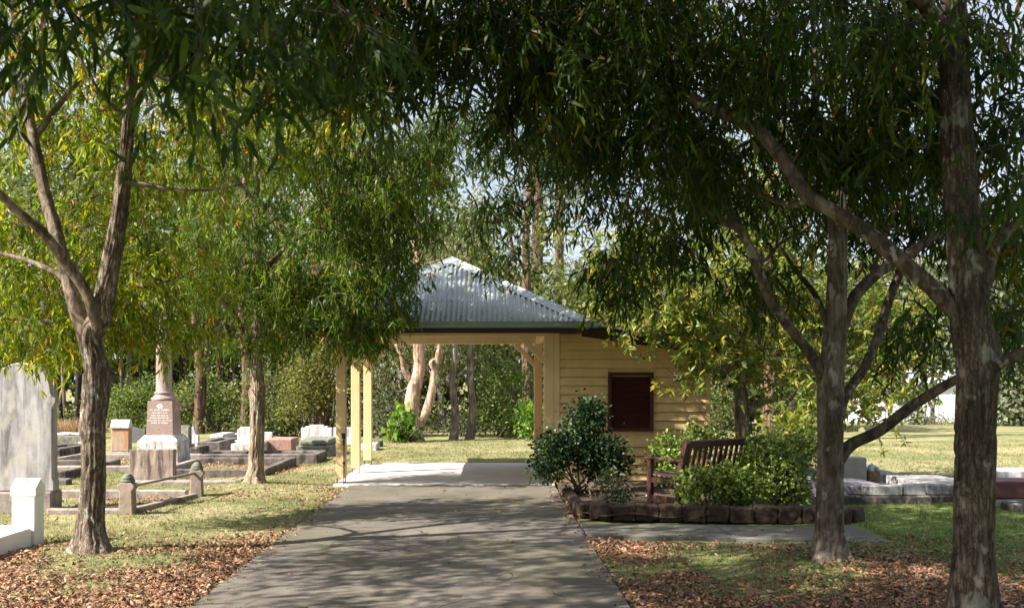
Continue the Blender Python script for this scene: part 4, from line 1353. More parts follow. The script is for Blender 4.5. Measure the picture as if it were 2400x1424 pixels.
# ------------------------------------------------------------------ the avenue trees
def avenue():
    # first left tree
    g = gz(-3.55, 8.9)
    build_tree('avenue_tree', 'twin-forked avenue tree with pale furrowed trunk, nearest on the left of the drive',
        [(-3.55, 8.9, g - .06, .160), (-3.56, 8.9, .35, .140), P4(218, 1130, 8.9, .132), P4(218, 1000, 8.9, .128), P4(224, 930, 8.9, .138), P4(222, 850, 8.9, .112), P4(212, 790, 8.9, .118), P4(236, 740, 8.9, .115), P4(256, 640, 8.85, .098), P4(283, 490, 8.8, .085), P4(298, 330, 8.75, .07), P4(308, 210, 8.7, .055), P4(318, 90, 8.7, .05), P4(326, -60, 8.7, .042), P4(330, -330, 8.7, .03)],
        [[P4(206, 800, 8.9, .095), P4(180, 730, 8.95, .082), P4(160, 660, 9.0, .072), P4(135, 560, 9.05, .072), P4(105, 450, 9.1, .062), P4(78, 320, 9.15, .055), P4(55, 200, 9.2, .045), P4(35, 60, 9.2, .04), P4(20, -80, 9.25, .034), P4(0, -330, 9.3, .02)],
         [P4(228, 770, 8.82, .062), P4(205, 690, 8.75, .058), P4(160, 620, 8.65, .055), P4(100, 545, 8.5, .05), P4(35, 490, 8.4, .046), P4(-20, 440, 8.3, .042), P4(-200, 330, 8.1, .025)],
         [P4(182, 730, 9.0, .035), P4(150, 655, 9.1, .032), P4(90, 620, 9.25, .028), P4(20, 598, 9.4, .026), P4(-120, 570, 9.6, .016)],
         [P4(76, 330, 9.15, .04), P4(120, 270, 9.3, .036), P4(175, 200, 9.45, .03), P4(240, 130, 9.6, .022), P4(320, 40, 9.8, .014)],
         [P4(300, 300, 8.75, .045), P4(345, 190, 8.65, .04), P4(400, 150, 8.55, .034), P4(440, 80, 8.5, .03), P4(485, -10, 8.45, .024), P4(560, -160, 8.3, .015)],
         [P4(295, 420, 8.78, .03), P4(345, 435, 8.8, .026), P4(410, 445, 8.9, .02), P4(500, 445, 9.0, .014), P4(580, 430, 9.1, .008)],
         [P4(300, 250, 8.7, .026), P4(280, 262, 8.5, .02), P4(240, 225, 8.3, .016), P4(190, 140, 8.1, .01)],
         [P4(70, 300, 9.15, .03), P4(20, 210, 9.3, .022), P4(-60, 120, 9.5, .014)],
         [P4(110, 460, 9.1, .03), P4(60, 330, 9.2, .026), P4(0, 250, 9.3, .02)],
         [P4(320, 60, 8.7, .035), P4(420, -60, 9.6, .028), P4(520, -160, 10.4, .015)]],
        [B(130, 300, 10.2, 1.4, 1.2, 1.2, 54), B(420, 300, 10.2, 1.3, 1.3, 1.2, 50), B(60, 600, 10.3, .9, 1.0, .85, 36), B(330, 600, 10.8, .9, 1.0, .8, 38),
         B(150, 765, 10.3, .75, .6, .26, 22), B(360, 765, 11.0, .6, .6, .26, 13), B(300, 0, 9.2, 1.8, 1.6, .7, 44), B(640, 220, 10.8, 1.0, 1.0, 1.0, 14)],
        M['bark_pale'], M['bark_limb_pale'], M['leaf_sunny'], 11, rs=.78, flare=.8, high=[((-5.6, 6.5, 4.9), (1.3, 1.4, 1.1), 60), ((-4.6, 7.2, 6.2), (1.6, 1.4, .8), 40), ((-1.5, 6.7, 5.7), (1.5, 1.3, .8), 90), ((-2.6, 8.0, 6.4), (1.6, 1.2, .8), 70)], per=10, lv=10, knots=((1.62, 0.3, .05, .12), (1.15, 3.6, .02, .1)),
        keep=lambda c: ~((c[:, 1] < 7.4) & (c[:, 2] < 3.4)))
    # second left tree
    g = gz(-3.42, 14.6)
    build_tree('avenue_tree', 'smaller avenue tree on the left with white sunlit trunk in front of the graves',
        [(-3.42, 14.6, g - .06, .16), P4(600, 1100, 14.6, .135), P4(602, 1000, 14.6, .125), P4(604, 920, 14.6, .125), P4(602, 850, 14.6, .105), P4(604, 760, 14.6, .09), P4(606, 640, 14.6, .075), P4(600, 500, 14.6, .06), P4(604, 330, 14.6, .04), P4(610, 160, 14.6, .02)],
        [[P4(588, 845, 14.6, .06), P4(572, 800, 14.55, .055), P4(556, 750, 14.5, .05), P4(520, 705, 14.4, .04), P4(450, 640, 14.3, .03), P4(370, 560, 14.2, .016)],
         [P4(606, 650, 14.6, .05), P4(660, 590, 14.4, .042), P4(740, 540, 14.2, .034), P4(840, 500, 14.0, .024), P4(940, 470, 13.8, .012)],
         [P4(604, 720, 14.6, .05), P4(680, 670, 14.9, .04), P4(780, 640, 15.1, .03), P4(880, 620, 15.2, .016)],
         [P4(602, 520, 14.6, .04), P4(660, 420, 14.8, .03), P4(720, 320, 14.9, .016)],
         [P4(602, 480, 14.6, .036), P4(540, 400, 14.5, .028), P4(480, 320, 14.4, .014)]],
        [B(680, 480, 14.5, 1.8, 1.5, 1.4, 84), B(840, 560, 14.2, .9, 1.0, .9, 48), B(560, 650, 14.3, 1.1, 1.0, .7, 38), B(760, 690, 14.3, .95, .9, .55, 44), B(850, 755, 14.3, .55, .5, .34, 24), B(930, 660, 14.2, .40, .6, .5, 20), B(660, 250, 14.6, 1.8, 1.5, 1.1, 52), B(780, 330, 13.8, 1.2, .9, 1.0, 44), ((-1.25, 13.3, 4.3), (.8, .7, .6), 26), ((-2.5, 12.7, 5.6), (1.2, .8, .8), 40), B(430, 560, 14.2, .9, 1.0, 1.0, 26), B(960, 500, 14.0, .45, .7, .6, 14), B(985, 390, 14.0, .5, .6, .5, 18), B(1040, 300, 13.6, .6, .6, .45, 18), B(640, 780, 14.4, .7, .5, .22, 16)],
        M['bark_white'], M['bark_limb_pale'], M['leaf_avenue'], 23, rs=.80, flare=.7, per=10, lv=10, knots=((1.35, 3.2, .03, .08),))
    # near right tree
    g = gz(3.07, 6.3)
    build_tree('avenue_tree', 'thick brown trunked avenue tree closest to the camera at the right edge',
        [(3.07, 6.3, g - .06, .165), P4(2283, 1300, 6.3, .142), P4(2283, 1150, 6.3, .135), P4(2286, 1000, 6.3, .132), P4(2290, 870, 6.3, .138), P4(2275, 760, 6.3, .132), P4(2268, 640, 6.3, .13), P4(2258, 500, 6.3, .118), P4(2246, 340, 6.3, .105), P4(2238, 200, 6.3, .095), P4(2234, 20, 6.3, .085), P4(2230, -200, 6.3, .07), P4(2230, -600, 6.3, .03)],
        [[P4(2240, 730, 6.32, .07), P4(2190, 680, 6.35, .062), P4(2120, 620, 6.4, .058), P4(2040, 550, 6.5, .055), P4(1960, 500, 6.55, .052), P4(1890, 455, 6.6, .05), P4(1840, 380, 6.65, .048), P4(1785, 315, 6.7, .046), P4(1720, 275, 6.75, .044), P4(1640, 240, 6.8, .04), P4(1560, 180, 6.85, .036), P4(1480, 125, 6.9, .03), P4(1380, 70, 6.95, .024), P4(1250, 40, 7.0, .014)],
         [P4(2315, 880, 6.3, .05), P4(2345, 850, 6.2, .042), P4(2420, 820, 6.1, .034), P4(2550, 780, 6.0, .02)],
         [P4(2300, 680, 6.3, .055), P4(2325, 590, 6.35, .045), P4(2360, 545, 6.4, .038), P4(2430, 490, 6.5, .03), P4(2560, 400, 6.6, .018)],
         [P4(1500, 140, 6.9, .025), P4(1440, 60, 7.2, .018), P4(1390, -30, 7.5, .012)],
         [P4(2236, 100, 6.3, .06), P4(2100, -60, 6.0, .045), P4(1900, -180, 5.6, .028), P4(1650, -260, 5.2, .015)],
         [P4(1900, 462, 6.6, .03), P4(1850, 480, 7.0, .024), P4(1740, 440, 7.5, .018), P4(1600, 400, 8.0, .01)]],
        [B(2130, 130, 6.6, 1.0, 1.1, .7, 36), B(1800, 120, 6.9, 1.1, 1.2, .7, 36), B(1480, 130, 7.2, 1.1, 1.1, .6, 38), B(1200, 120, 7.3, .9, .9, .5, 28), B(2380, 240, 6.2, .5, .9, .8, 22), B(1950, 330, 7.4, .8, .8, .35, 18), B(1620, 330, 7.5, .8, .8, .32, 20),
         B(1900, -150, 6.0, 1.6, 1.4, .6, 30), B(2390, 620, 6.6, .25, .5, .5, 8), B(1330, 280, 7.4, .7, .7, .3, 14), B(2120, 330, 7.0, .45, .7, .35, 12)],
        M['bark_brown'], M['bark_limb'], M['leaf_shaded'], 37, rs=.86, high=[((1.6, 6.3, 5.4), (1.6, 1.3, .8), 80)], per=10, lv=10, knots=((1.75, 0.1, .05, .16), (1.0, 4.6, .018, .06)),
        keep=lambda c: c[:, 1] > 4.2)
    # second right tree
    g = gz(2.84, 8.3)
    build_tree('avenue_tree', 'many limbed avenue tree on the right beside the garden bed corner',
        [(2.84, 8.3, g - .06, .155), P4(1944, 1250, 8.3, .125), P4(1946, 1120, 8.3, .122), P4(1946, 1000, 8.3, .118), P4(1946, 880, 8.3, .122), P4(1958, 780, 8.3, .105), P4(1962, 660, 8.3, .092), P4(1964, 520, 8.3, .085), P4(1962, 380, 8.3, .078), P4(1964, 200, 8.3, .07), P4(1962, 0, 8.3, .06), P4(1960, -260, 8.3, .04), P4(1960, -500, 8.3, .02)],
        [[P4(1935, 900, 8.3, .055), P4(1900, 830, 8.25, .05), P4(1850, 765, 8.2, .046), P4(1805, 700, 8.15, .044), P4(1780, 640, 8.1, .044), P4(1755, 575, 8.1, .042), P4(1730, 535, 8.1, .036), P4(1680, 510, 8.1, .03), P4(1640, 455, 8.1, .025), P4(1590, 400, 8.1, .014)],
         [P4(1955, 820, 8.3, .07), P4(1990, 720, 8.35, .06), P4(2045, 650, 8.4, .052), P4(2130, 595, 8.5, .046), P4(2220, 535, 8.6, .04), P4(2330, 470, 8.7, .028), P4(2450, 400, 8.8, .016)],
         [P4(1955, 1090, 8.3, .07), P4(1995, 1042, 8.28, .058), P4(2060, 1010, 8.2, .05), P4(2140, 950, 8.1, .046), P4(2230, 895, 8.0, .042), P4(2330, 850, 7.9, .036), P4(2470, 790, 7.8, .024)],
         [P4(1955, 1000, 8.35, .055), P4(1985, 920, 8.4, .048), P4(2025, 860, 8.5, .045), P4(2060, 780, 8.6, .045), P4(2085, 700, 8.7, .042), P4(2125, 600, 8.8, .04), P4(2150, 540, 8.9, .034), P4(2200, 440, 9.0, .026), P4(2240, 330, 9.0, .014)],
         [P4(1940, 760, 8.3, .03), P4(1910, 690, 8.4, .026), P4(1870, 640, 8.5, .022), P4(1830, 580, 8.6, .014)],
         [P4(1755, 578, 8.1, .03), P4(1790, 610, 8.2, .02), P4(1830, 570, 8.4, .016), P4(1900, 530, 8.6, .01)],
         [P4(1964, 560, 8.3, .04), P4(1925, 420, 8.45, .034), P4(1910, 300, 8.6, .034), P4(1915, 180, 8.7, .03), P4(1905, 60, 8.8, .022), P4(1900, -100, 8.9, .012)],
         [P4(2040, 650, 8.4, .022), P4(2080, 540, 8.3, .02), P4(2100, 490, 8.3, .018), P4(2150, 455, 8.3, .014), P4(2220, 440, 8.3, .008)],
         [P4(1730, 535, 8.1, .024), P4(1700, 480, 8.3, .02), P4(1620, 430, 8.6, .012)],
         [P4(1962, 300, 8.3, .04), P4(1800, 260, 8.9, .03), P4(1600, 260, 9.6, .02), P4(1380, 320, 10.2, .012)],
         [P4(1600, 262, 9.6, .016), P4(1420, 380, 10.2, .013), P4(1260, 470, 10.6, .009), P4(1110, 560, 10.9, .005)]],
        [B(1950, 250, 8.6, 1.5, 1.2, 1.0, 54), B(1700, 420, 8.8, .9, .8, .5, 22), B(1580, 540, 8.9, .5, .6, .45, 10), B(1520, 300, 9.6, 1.0, .9, .65, 40), B(1760, 690, 8.8, .3, .5, .3, 7), B(1450, 640, 9.6, .26, .4, .34, 8), B(2080, 500, 9.0, .8, .8, .45, 22), B(1300, 340, 10.2, .7, .7, .3, 9), B(1150, 480, 10.7, .5, .5, .3, 9), B(1170, 580, 10.8, .36, .4, .10, 3), B(1420, 460, 9.8, .4, .5, .25, 8), B(2330, 500, 8.8, .6, .7, .6, 20),
         B(1180, 280, 10.5, .8, .8, .4, 18), B(1900, -120, 8.6, 1.8, 1.4, .8, 40), B(2150, 760, 9.2, .35, .5, .4, 7), B(2340, 720, 8.4, .35, .5, .5, 7)],
        M['bark_mottled'], M['bark_limb'], M['leaf_shaded'], 41, rs=.86, flare=.8, high=[((1.2, 10.2, 5.6), (1.4, 1.1, .7), 60), ((.9, 8.3, 6.0), (1.6, 1.3, .8), 80)], per=10, lv=10, knots=((.75, 3.9, .015, .06),))
    # tree just out of frame to the left whose branches hang over the camera
    T, data = build_tree('overhanging_tree', 'tree out of frame at left whose dark leafy branches hang over the top edge', 
        [(-3.5, 3.0, -.06, .17), (-3.5, 3.0, 1.0, .14), (-3.45, 3.0, 2.2, .12), (-3.4, 3.05, 3.4, .10), (-3.4, 3.1, 5.2, .06), (-3.4, 3.1, 6.8, .03)],
        [[(-3.45, 3.0, 2.4, .07), (-2.6, 3.3, 3.2, .05), (-1.6, 3.7, 3.7, .036), (-.4, 4.2, 3.9, .024), (.8, 4.6, 3.9, .012)],
         [(-3.42, 3.05, 3.0, .06), (-2.8, 4.0, 3.7, .045), (-2.0, 5.0, 4.1, .03), (-1.0, 5.9, 4.2, .016)],
         [(-3.4, 3.1, 3.6, .05), (-2.4, 3.2, 4.6, .036), (-1.2, 3.4, 5.2, .02)]],
        [B(200, 30, 3.8, .75, .4, .20, 5), B(470, 60, 4.1, .5, .4, .28, 6), B(620, -30, 4.8, .8, .6, .36, 9), B(820, 70, 7.0, 1.0, .7, .60, 40), B(1060, 90, 7.3, .9, .7, .52, 32), B(1300, 30, 7.6, .9, .7, .45, 24), B(60, -90, 4.6, .9, .6, .34, 7)],
        M['bark_pale'], M['bark_limb'], M['leaf_shaded'], 53, high=[((-3.2, 4.6, 5.2), (1.7, 1.5, 1.0), 100), ((-5.2, 4.0, 4.6), (1.3, 1.5, 1.2), 68), ((-4.6, 5.4, 6.0), (1.5, 1.2, .8), 40), ((-1.4, 4.4, 5.6), (1.6, 1.3, .8), 100), ((-3.0, 2.7, 4.6), (1.4, 1.0, .8), 60), ((-4.9, 1.8, 4.6), (1.2, 1.2, 1.0), 40), ((.5, 4.8, 5.2), (1.3, 1.2, .7), 80)], per=9, lv=10, sides=24, rough=0, Ls=(.085, .15), single=300,
        keep=lambda c: np.linalg.norm(c - np.array([0, 0, 1.6]), axis=1) > 3.3)
    # tree behind the bench with broad yellow-green leaves
    build_tree('broadleaf_tree', 'yellow-green broad leaved tree beside the weatherboard wall behind the bench',
        [(3.75, 14.6, -.03, .13), P4(1742, 1060, 14.6, .115), P4(1738, 980, 14.6, .105), P4(1736, 920, 14.6, .095), P4(1722, 860, 14.6, .07), P4(1735, 800, 14.6, .06), P4(1750, 740, 14.6, .055), P4(1748, 660, 14.6, .045), P4(1740, 560, 14.6, .03), P4(1735, 460, 14.6, .015)],
        [[P4(1745, 965, 14.6, .07), P4(1790, 940, 14.5, .055), P4(1850, 925, 14.4, .045), P4(1910, 900, 14.3, .035), P4(2000, 850, 14.2, .025), P4(2090, 790, 14.1, .012)],
         [P4(1732, 900, 14.6, .05), P4(1690, 850, 14.4, .04), P4(1630, 820, 14.2, .032), P4(1600, 790, 14.1, .028), P4(1520, 780, 13.9, .02), P4(1440, 760, 13.8, .01)],
         [P4(1735, 820, 14.6, .04), P4(1660, 760, 14.3, .03), P4(1560, 740, 14.1, .024), P4(1450, 690, 13.9, .012)],
         [P4(1748, 720, 14.6, .035), P4(1820, 640, 14.6, .028), P4(1920, 580, 14.6, .014)],
         [P4(1690, 850, 14.4, .026), P4(1640, 880, 13.9, .02), P4(1580, 890, 13.6, .012)]],
        [B(1560, 710, 13.9, .95, .8, .5, 66), B(1480, 640, 14.1, .7, .7, .5, 50), B(1720, 640, 14.6, 1.0, .9, .8, 70), B(1880, 720, 14.6, .9, .9, .75, 54), B(2060, 760, 14.5, .75, .8, .8, 44), B(1620, 850, 13.7, .6, .4, .2, 11), B(1840, 860, 14.2, .5, .5, .3, 18), B(2080, 900, 14.3, .5, .5, .45, 24), B(1760, 480, 14.8, 1.2, .9, .7, 40), B(1870, 960, 13.8, .3, .3, .2, 8), B(1740, 770, 14.4, .6, .5, .4, 16)],
        M['bark_grey'], M['bark_grey'], M['leaf_bench'], 67, per=9, sides=28, rough=.008, rosette=True, sig=.20, Ls=(.085, .14), Wr=.125,
        keep=lambda c: (c[:, 1] < 14.75) | (c[:, 0] > 3.75) | (c[:, 2] > 3.0))
    return data
OVER = avenue()

# ------------------------------------------------------------------ shrubs and small plants
def shrub(name, label, base, blobs, leaf, seed, n_per=14, Ls=(.035, .055), Wr=.33, shape='round', sig=.07, stems=9, cat='shrub', bark='bark_grey', flat=None, keep=None):
    rng = np.random.default_rng(seed)
    T = empty(name, label=label, cat=cat)
    cen = sample_blobs(blobs, rng)
    if keep is not None: cen = cen[keep(cen)]
    base = np.array(base)
    roots = base + np.stack([rng.normal(size=stems) * .09, rng.normal(size=stems) * .09, np.zeros(stems)], 1)
    # main stems rise to the blob centres, side twigs reach every cluster
    tips = np.array([b[0] for b in blobs])
    lines = []
    S, E = [], []
    for k in range(stems):
        t = tips[k % len(tips)] + rng.normal(size=3) * .08
        S.append(roots[k]); E.append(t)
        lines.append(np.hstack([roots[k] + (t - roots[k]) * np.linspace(0, 1, 12)[:, None], np.ones((12, 1))]))
    S, E = np.array(S), np.array(E)
    me = twig_mesh('stems', S, E, np.full(len(S), .018), np.full(len(S), .007), rng, 0.05, 5)
    link('stems', me, M[bark], T)
    st = attach(cen, lines, rng)
    me = twig_mesh('twigs', st, cen, np.full(len(cen), .006), np.full(len(cen), .003), rng, .05, 3)
    tag(link('twigs', me, M[bark], T), kind='stuff')
    k = n_per
    out = unit(rng.normal(size=(len(cen), 3)) + np.array([0, 0, .6]))
    pos = np.repeat(cen, k, 0) + rng.normal(size=(len(cen) * k, 3)) * sig
    d = unit(pos - np.repeat(cen, k, 0)) * .9 + np.repeat(out, k, 0) * .8 + rng.normal(size=pos.shape) * .35
    ln = rng.uniform(Ls[0], Ls[1], len(pos))
    tone = np.repeat(rng.normal(size=len(cen)) * .15, k)
    rnd = np.clip(rng.beta(2, 2, len(pos)) + tone, 0, 1)
    me = leaves_mesh('foliage', pos, d, ln, ln * Wr, rnd, shape, .12, .3, rng, flat)
    tag(link('foliage', me, leaf, T), kind='stuff')
    settle(T, tuple(base))
    return T

def garden_plants():
    z0 = SOIL_Z
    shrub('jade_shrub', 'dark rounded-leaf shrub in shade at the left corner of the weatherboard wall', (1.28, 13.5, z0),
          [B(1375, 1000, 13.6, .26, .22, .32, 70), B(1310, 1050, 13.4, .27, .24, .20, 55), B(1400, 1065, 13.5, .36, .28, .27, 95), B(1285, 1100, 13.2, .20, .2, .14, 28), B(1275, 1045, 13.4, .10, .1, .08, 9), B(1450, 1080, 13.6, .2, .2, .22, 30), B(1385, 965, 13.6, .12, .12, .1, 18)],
          M['leaf_jade_shaded'], 101, 22, (.042, .068), .34)
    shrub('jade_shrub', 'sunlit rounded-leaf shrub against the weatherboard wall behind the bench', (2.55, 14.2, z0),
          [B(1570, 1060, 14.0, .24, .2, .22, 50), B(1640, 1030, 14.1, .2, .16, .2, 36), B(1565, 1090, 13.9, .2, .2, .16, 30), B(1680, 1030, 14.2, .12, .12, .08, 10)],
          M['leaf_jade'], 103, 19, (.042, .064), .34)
    shrub('jade_shrub', 'large bright rounded-leaf shrub spreading right of the bench', (3.05, 11.75, z0),
          [B(1800, 1100, 11.9, .38, .35, .30, 130), B(1870, 1060, 12.2, .24, .3, .28, 75), B(1690, 1130, 11.45, .36, .22, .17, 75), B(1620, 1140, 11.4, .2, .16, .12, 28), B(1850, 1140, 11.8, .3, .3, .2, 60), B(1790, 1050, 12.1, .2, .25, .16, 36), B(1750, 1160, 11.5, .25, .2, .12, 30)],
          M['leaf_jade'], 107, 19, (.042, .064), .34, stems=14)
    shrub('broadleaf_shrub', 'pale green long-leaved shrub rising behind the large rounded-leaf shrub', (3.6, 12.9, z0),
          [B(1850, 1010, 12.9, .35, .3, .12, 26), B(1820, 1050, 12.9, .28, .3, .14, 20), B(1890, 1040, 12.9, .2, .25, .2, 18)],
          M['leaf_bench'], 109, 9, (.10, .15), .16, 'lance', .09)
    shrub('small_plant', 'small grey-green leafy plant on the soil near the dark shrub', (1.66, 13.0, z0),
          [B(1440, 1120, 13.0, .10, .1, .07, 10), B(1415, 1130, 13.0, .12, .1, .04, 9)], M['leaf_greygreen'], 111, 8, (.06, .10), .2, 'lance', .05, 4, 'plant')
    shrub('small_plant', 'young jade cutting growing just behind the edging blocks', (1.58, 11.75, z0),
          [B(1455, 1155, 11.75, .07, .07, .05, 10), B(1440, 1170, 11.75, .06, .06, .05, 7)], M['leaf_jade_shaded'], 113, 9, (.03, .05), .33, 'round', .04, 4, 'plant')
garden_plants()

# ------------------------------------------------------------------ background trees
def far_tree(name, label, px, d, r, top, bark, leaf, seed, blobs=(), lean=0.0, limbs=(), Ls=(.16, .30), Wr=.22, per=26, sig=.38, shape='diamond', droop=.3, cat='tree', flare=.3, spread=None, rough=.01, group=None):
    rng = np.random.default_rng(seed)
    x = X(px, d)
    g = gz(x, d)
    T = empty(name, label=label, cat=cat, group=group)
    zz = np.linspace(0, top, 7)
    pts = [(x + lean * z / top + rng.normal() * .05 * (z > 0), d + rng.normal() * .05, g - .06 + z, r * (1 - .7 * z / top)) for z in zz]
    me, C = tube_mesh('trunk', pts, 18, 10, rough * min(1, r / .12), seed, flare)
    link('trunk', me, bark, T)
    lines = [C[len(C) // 4:]]
    for k, lb in enumerate(limbs):
        me, C2 = tube_mesh('branch', lb, 12, 6, rough * .4, seed + k)
        link('branch', me, bark, T); lines.append(C2)
    if blobs:
        cen = sample_blobs(blobs, rng)
        st = attach(cen, lines, rng)
        me = twig_mesh('twigs', st, cen, np.clip(np.linalg.norm(cen - st, axis=1) * .012, .01, .05), np.full(len(cen), .008), rng, .1, 3)
        tag(link('twigs', me, bark, T), kind='stuff')
        foliage('foliage', cen, leaf, rng, per, sig, Ls, Wr, shape, droop, T)
    settle(T, (x, d, g))
    return T

def foliage(name, cen, leaf, rng, per, sig, Ls, Wr, shape, droop, parent, tone_s=.17):
    n = len(cen)
    pos = np.repeat(cen, per, 0) + rng.normal(size=(n * per, 3)) * np.array([sig, sig, sig * .75])
    d = rng.normal(size=pos.shape) * .8 + np.array([0, 0, -droop])
    ln = rng.uniform(Ls[0], Ls[1], len(pos))
    tone = np.repeat(rng.normal(size=n) * tone_s, per)
    rnd = np.clip(rng.beta(2, 2, len(pos)) * .9 + .05 + tone, 0, 1)
    me = leaves_mesh(name, pos, d, ln, ln * Wr, rnd, shape, .15, .25, rng)
    o = link(name, me, leaf, parent)
    tag(o, kind='stuff')
    return o

def crown(x, d, z, r, rz, n):
    return [((x, d, z), (r, r * .9, rz), n)]

def background():
    rng = np.random.default_rng(5)
    # paperbark beyond the lawn, seen through the shelter
    x, d = X(972, 26.2), 26.2
    far_tree('paperbark_tree', 'pale pink paperbark tree with forked trunk seen through the shelter', 975, 26.2, .215, 6.5, M['bark_paper'], M['leaf_weeping'], 201,
             [B(960, 720, 27.0, 2.0, 1.2, .9, 20), B(1010, 640, 26.8, 2.2, 1.6, 1.2, 24), B(895, 880, 28.0, .8, .5, 1.0, 26), B(1060, 850, 28.0, .8, .5, .7, 20), B(960, 560, 26.8, 2.2, 1.8, 1.2, 24), B(985, 815, 27.4, 1.3, .4, .3, 26)],
             .0, [[P4(978, 1010, 26.2, .12), P4(1000, 960, 26.1, .115), P4(1012, 920, 26.1, .105), P4(1018, 870, 26.1, .09), P4(1025, 840, 26.0, .07), P4(1040, 760, 26, .05)],
                    [P4(968, 895, 26.2, .12), P4(950, 870, 26.1, .09), P4(942, 840, 26.0, .06), P4(920, 790, 26, .03)],
                    [P4(1018, 880, 26.1, .07), P4(1020, 870, 26.0, .06), P4(1010, 850, 25.95, .05), P4(1030, 835, 26, .03)]],
             (.09, .17), .12, 60, .3, 'diamond', .9, rough=.03)
    far_tree('slender_tree', 'slender grey trunk right of the paperbark seen through the shelter', 1063, 26.6, .12, 4.8, M['bark_grey'], M['leaf_greygreen'], 203, crown(X(1070, 27.2), 27.2, 4.0, 1.1, .9, 18))
    far_tree('slender_tree', 'straight dark trunk with a crooked side branch seen through the shelter', 1100, 26.9, .12, 5.0, M['bark_grey'], M['leaf_forest'], 205, crown(X(1110, 27.6), 27.6, 4.2, 1.3, 1.0, 20),
             0, [[P4(1099, 872, 26.9, .05), P4(1084, 870, 26.7, .042), P4(1074, 880, 26.6, .025)]])
    far_tree('forest_tree', 'brown trunk half hidden by shrubs near the shelter right post', 1236, 30.0, .2, 9, M['bark_red'], M['leaf_forest'], 207, crown(X(1236, 30), 30, 6, 2.0, 1.8, 30))
    # two pines rising above the shelter roof
    for px, dd, r, lab, sd in ((1252, 38.0, .30, 'tall pine with scaly trunk just right of the shelter roof peak', 211), (1312, 41.0, .25, 'thinner tall pine standing right of the other pine', 213)):
        xx = X(px, dd)
        bl = []
        for z, rr in ((11.5, 2.6), (14, 2.6), (9.3, 2.2), (16.5, 2.0)):
            bl.append(((xx + rng.normal() * .8, dd + rng.normal() * .5, z), (rr, rr, .7), 26))
        bl += [((xx - 1.6, dd, 4.8), (1.1, 1.0, .6), 14), ((xx + 1.3, dd - .4, 5.4), (1.1, 1.0, .6), 14), ((xx - .3, dd - .6, 3.9), (.9, .8, .5), 12)]
        lim = [[(xx, dd, 5.6, .07), (xx - 1.6, dd - .5, 4.9, .05), (xx - 3.4, dd - 1.0, 4.3, .02)], [(xx, dd, 5.9, .05), (xx + 1.2, dd - .3, 6.0, .02)], [(xx, dd, 9.0, .06), (xx - 1.8, dd, 9.6, .02)], [(xx, dd, 11, .06), (xx + 2, dd, 11.6, .02)]]
        far_tree('pine_tree', lab, px, dd, r, 18, M['bark_red'], M['leaf_pine'], sd, bl, .2 if px == 1252 else -.1, lim, (.22, .34), .05, 44, .34, 'diamond', .0)
    # trunks of the wood behind the graves, left to right
    specs = [
        (112, 30.0, .17, 'bark_dark', 'thick black trunk behind the tall white headstone', 0.0),
        (142, 31.5, .08, 'bark_dark', 'thin leaning dark trunk right of the thick black one', -.35),
        (153, 33.0, .07, 'bark_grey', 'thin pale trunk between the headstone and the first avenue tree', 0.0),
        (176, 31.0, .11, 'bark_dark', 'dark trunk just left of the first avenue tree', .1),
        (282, 33.0, .08, 'bark_grey', 'thin pale trunk above the orange stained headstone', 0.1),
        (463, 30.0, .18, 'bark_red', 'reddish trunk with a low bent branch right of the monument', .1),
        (512, 33.0, .12, 'bark_red', 'brown trunk behind the low white grave block', 0.0),
        (536, 33.5, .09, 'bark_dark', 'thin dark trunk left of the white shouldered headstone', 0.0),
        (574, 29.5, .16, 'bark_red', 'straight reddish trunk touching the left side of the second avenue tree', .05),
        (750, 29.0, .26, 'bark_red', 'thick brown trunk behind the stepped white headstone', 0.05),
        (778, 29.5, .035, 'bark_grey', 'pale sapling stem between the thick brown trunk and the shelter post', .1),
        (1807, 26.0, .26, 'bark_red', 'thick reddish stringy trunk behind the broad leaved tree', -.1),
    ]
    for k, (px, dd, r, bk, lab, lean) in enumerate(specs):
        xx = X(px, dd)
        tall = 11 if r > .1 else 7
        lim = []
        if px == 463:
            lim = [[(xx, dd, .95, .05), (xx - .35, dd - .1, .8, .04), (xx - .6, dd - .1, .95, .02)]]
        far_tree('forest_tree', lab, px, dd, r, tall, M[bk], M['leaf_forest'], 230 + k,
                 [((xx + lean, dd + .5, tall * .66), (1.8, 1.6, 1.8), 26), ((xx + lean + .8, dd + 1, tall * .45), (1.2, 1.2, 1.0), 12)] if r > .1 else [((xx + lean, dd + .5, tall * .7), (1.1, 1.0, 1.4), 14)], lean, lim)
    # more stems standing deeper in the wood
    deep = ((90, 'at the left end, half hidden by the tall headstone'), (262, 'above the left side of the orange stained headstone'), (304, 'above the dark grey sloping headstone'),
            (326, 'just left of the lettered pink block'), (424, 'just right of the lettered pink block'), (441, 'above the lichen covered headstone'), (487, 'above the low white grave block'),
            (551, 'just left of the straight reddish trunk'), (641, 'just right of the second avenue tree'), (666, 'above the pink rough cast tomb'), (690, 'left of the stepped white headstone'), (716, 'above the left corner of the stepped headstone'),
            (905, 'right of the rear shelter post'), (932, 'left of the bright green shrub'), (1040, 'right of the paperbark limb'), (1131, 'right of the crooked side branch'), (1160, 'behind the middle of the mid green shrub'), (1205, 'behind the right side of the mid green shrub'))
    for k, (px, where) in enumerate(deep):
        bk = ('bark_dark', 'bark_red', 'bark_grey', 'bark_grey')[k % 4]
        far_tree('forest_tree', 'slender %s trunk in the wood, %s' % ({'bark_dark': 'dark', 'bark_red': 'brown', 'bark_grey': 'grey'}[bk], where), px, rng.uniform(32, 37), rng.uniform(.06, .15), rng.uniform(6, 9), M[bk], None, 260 + k, (), rng.normal() * .25, group='slender trunks deep in the wood')
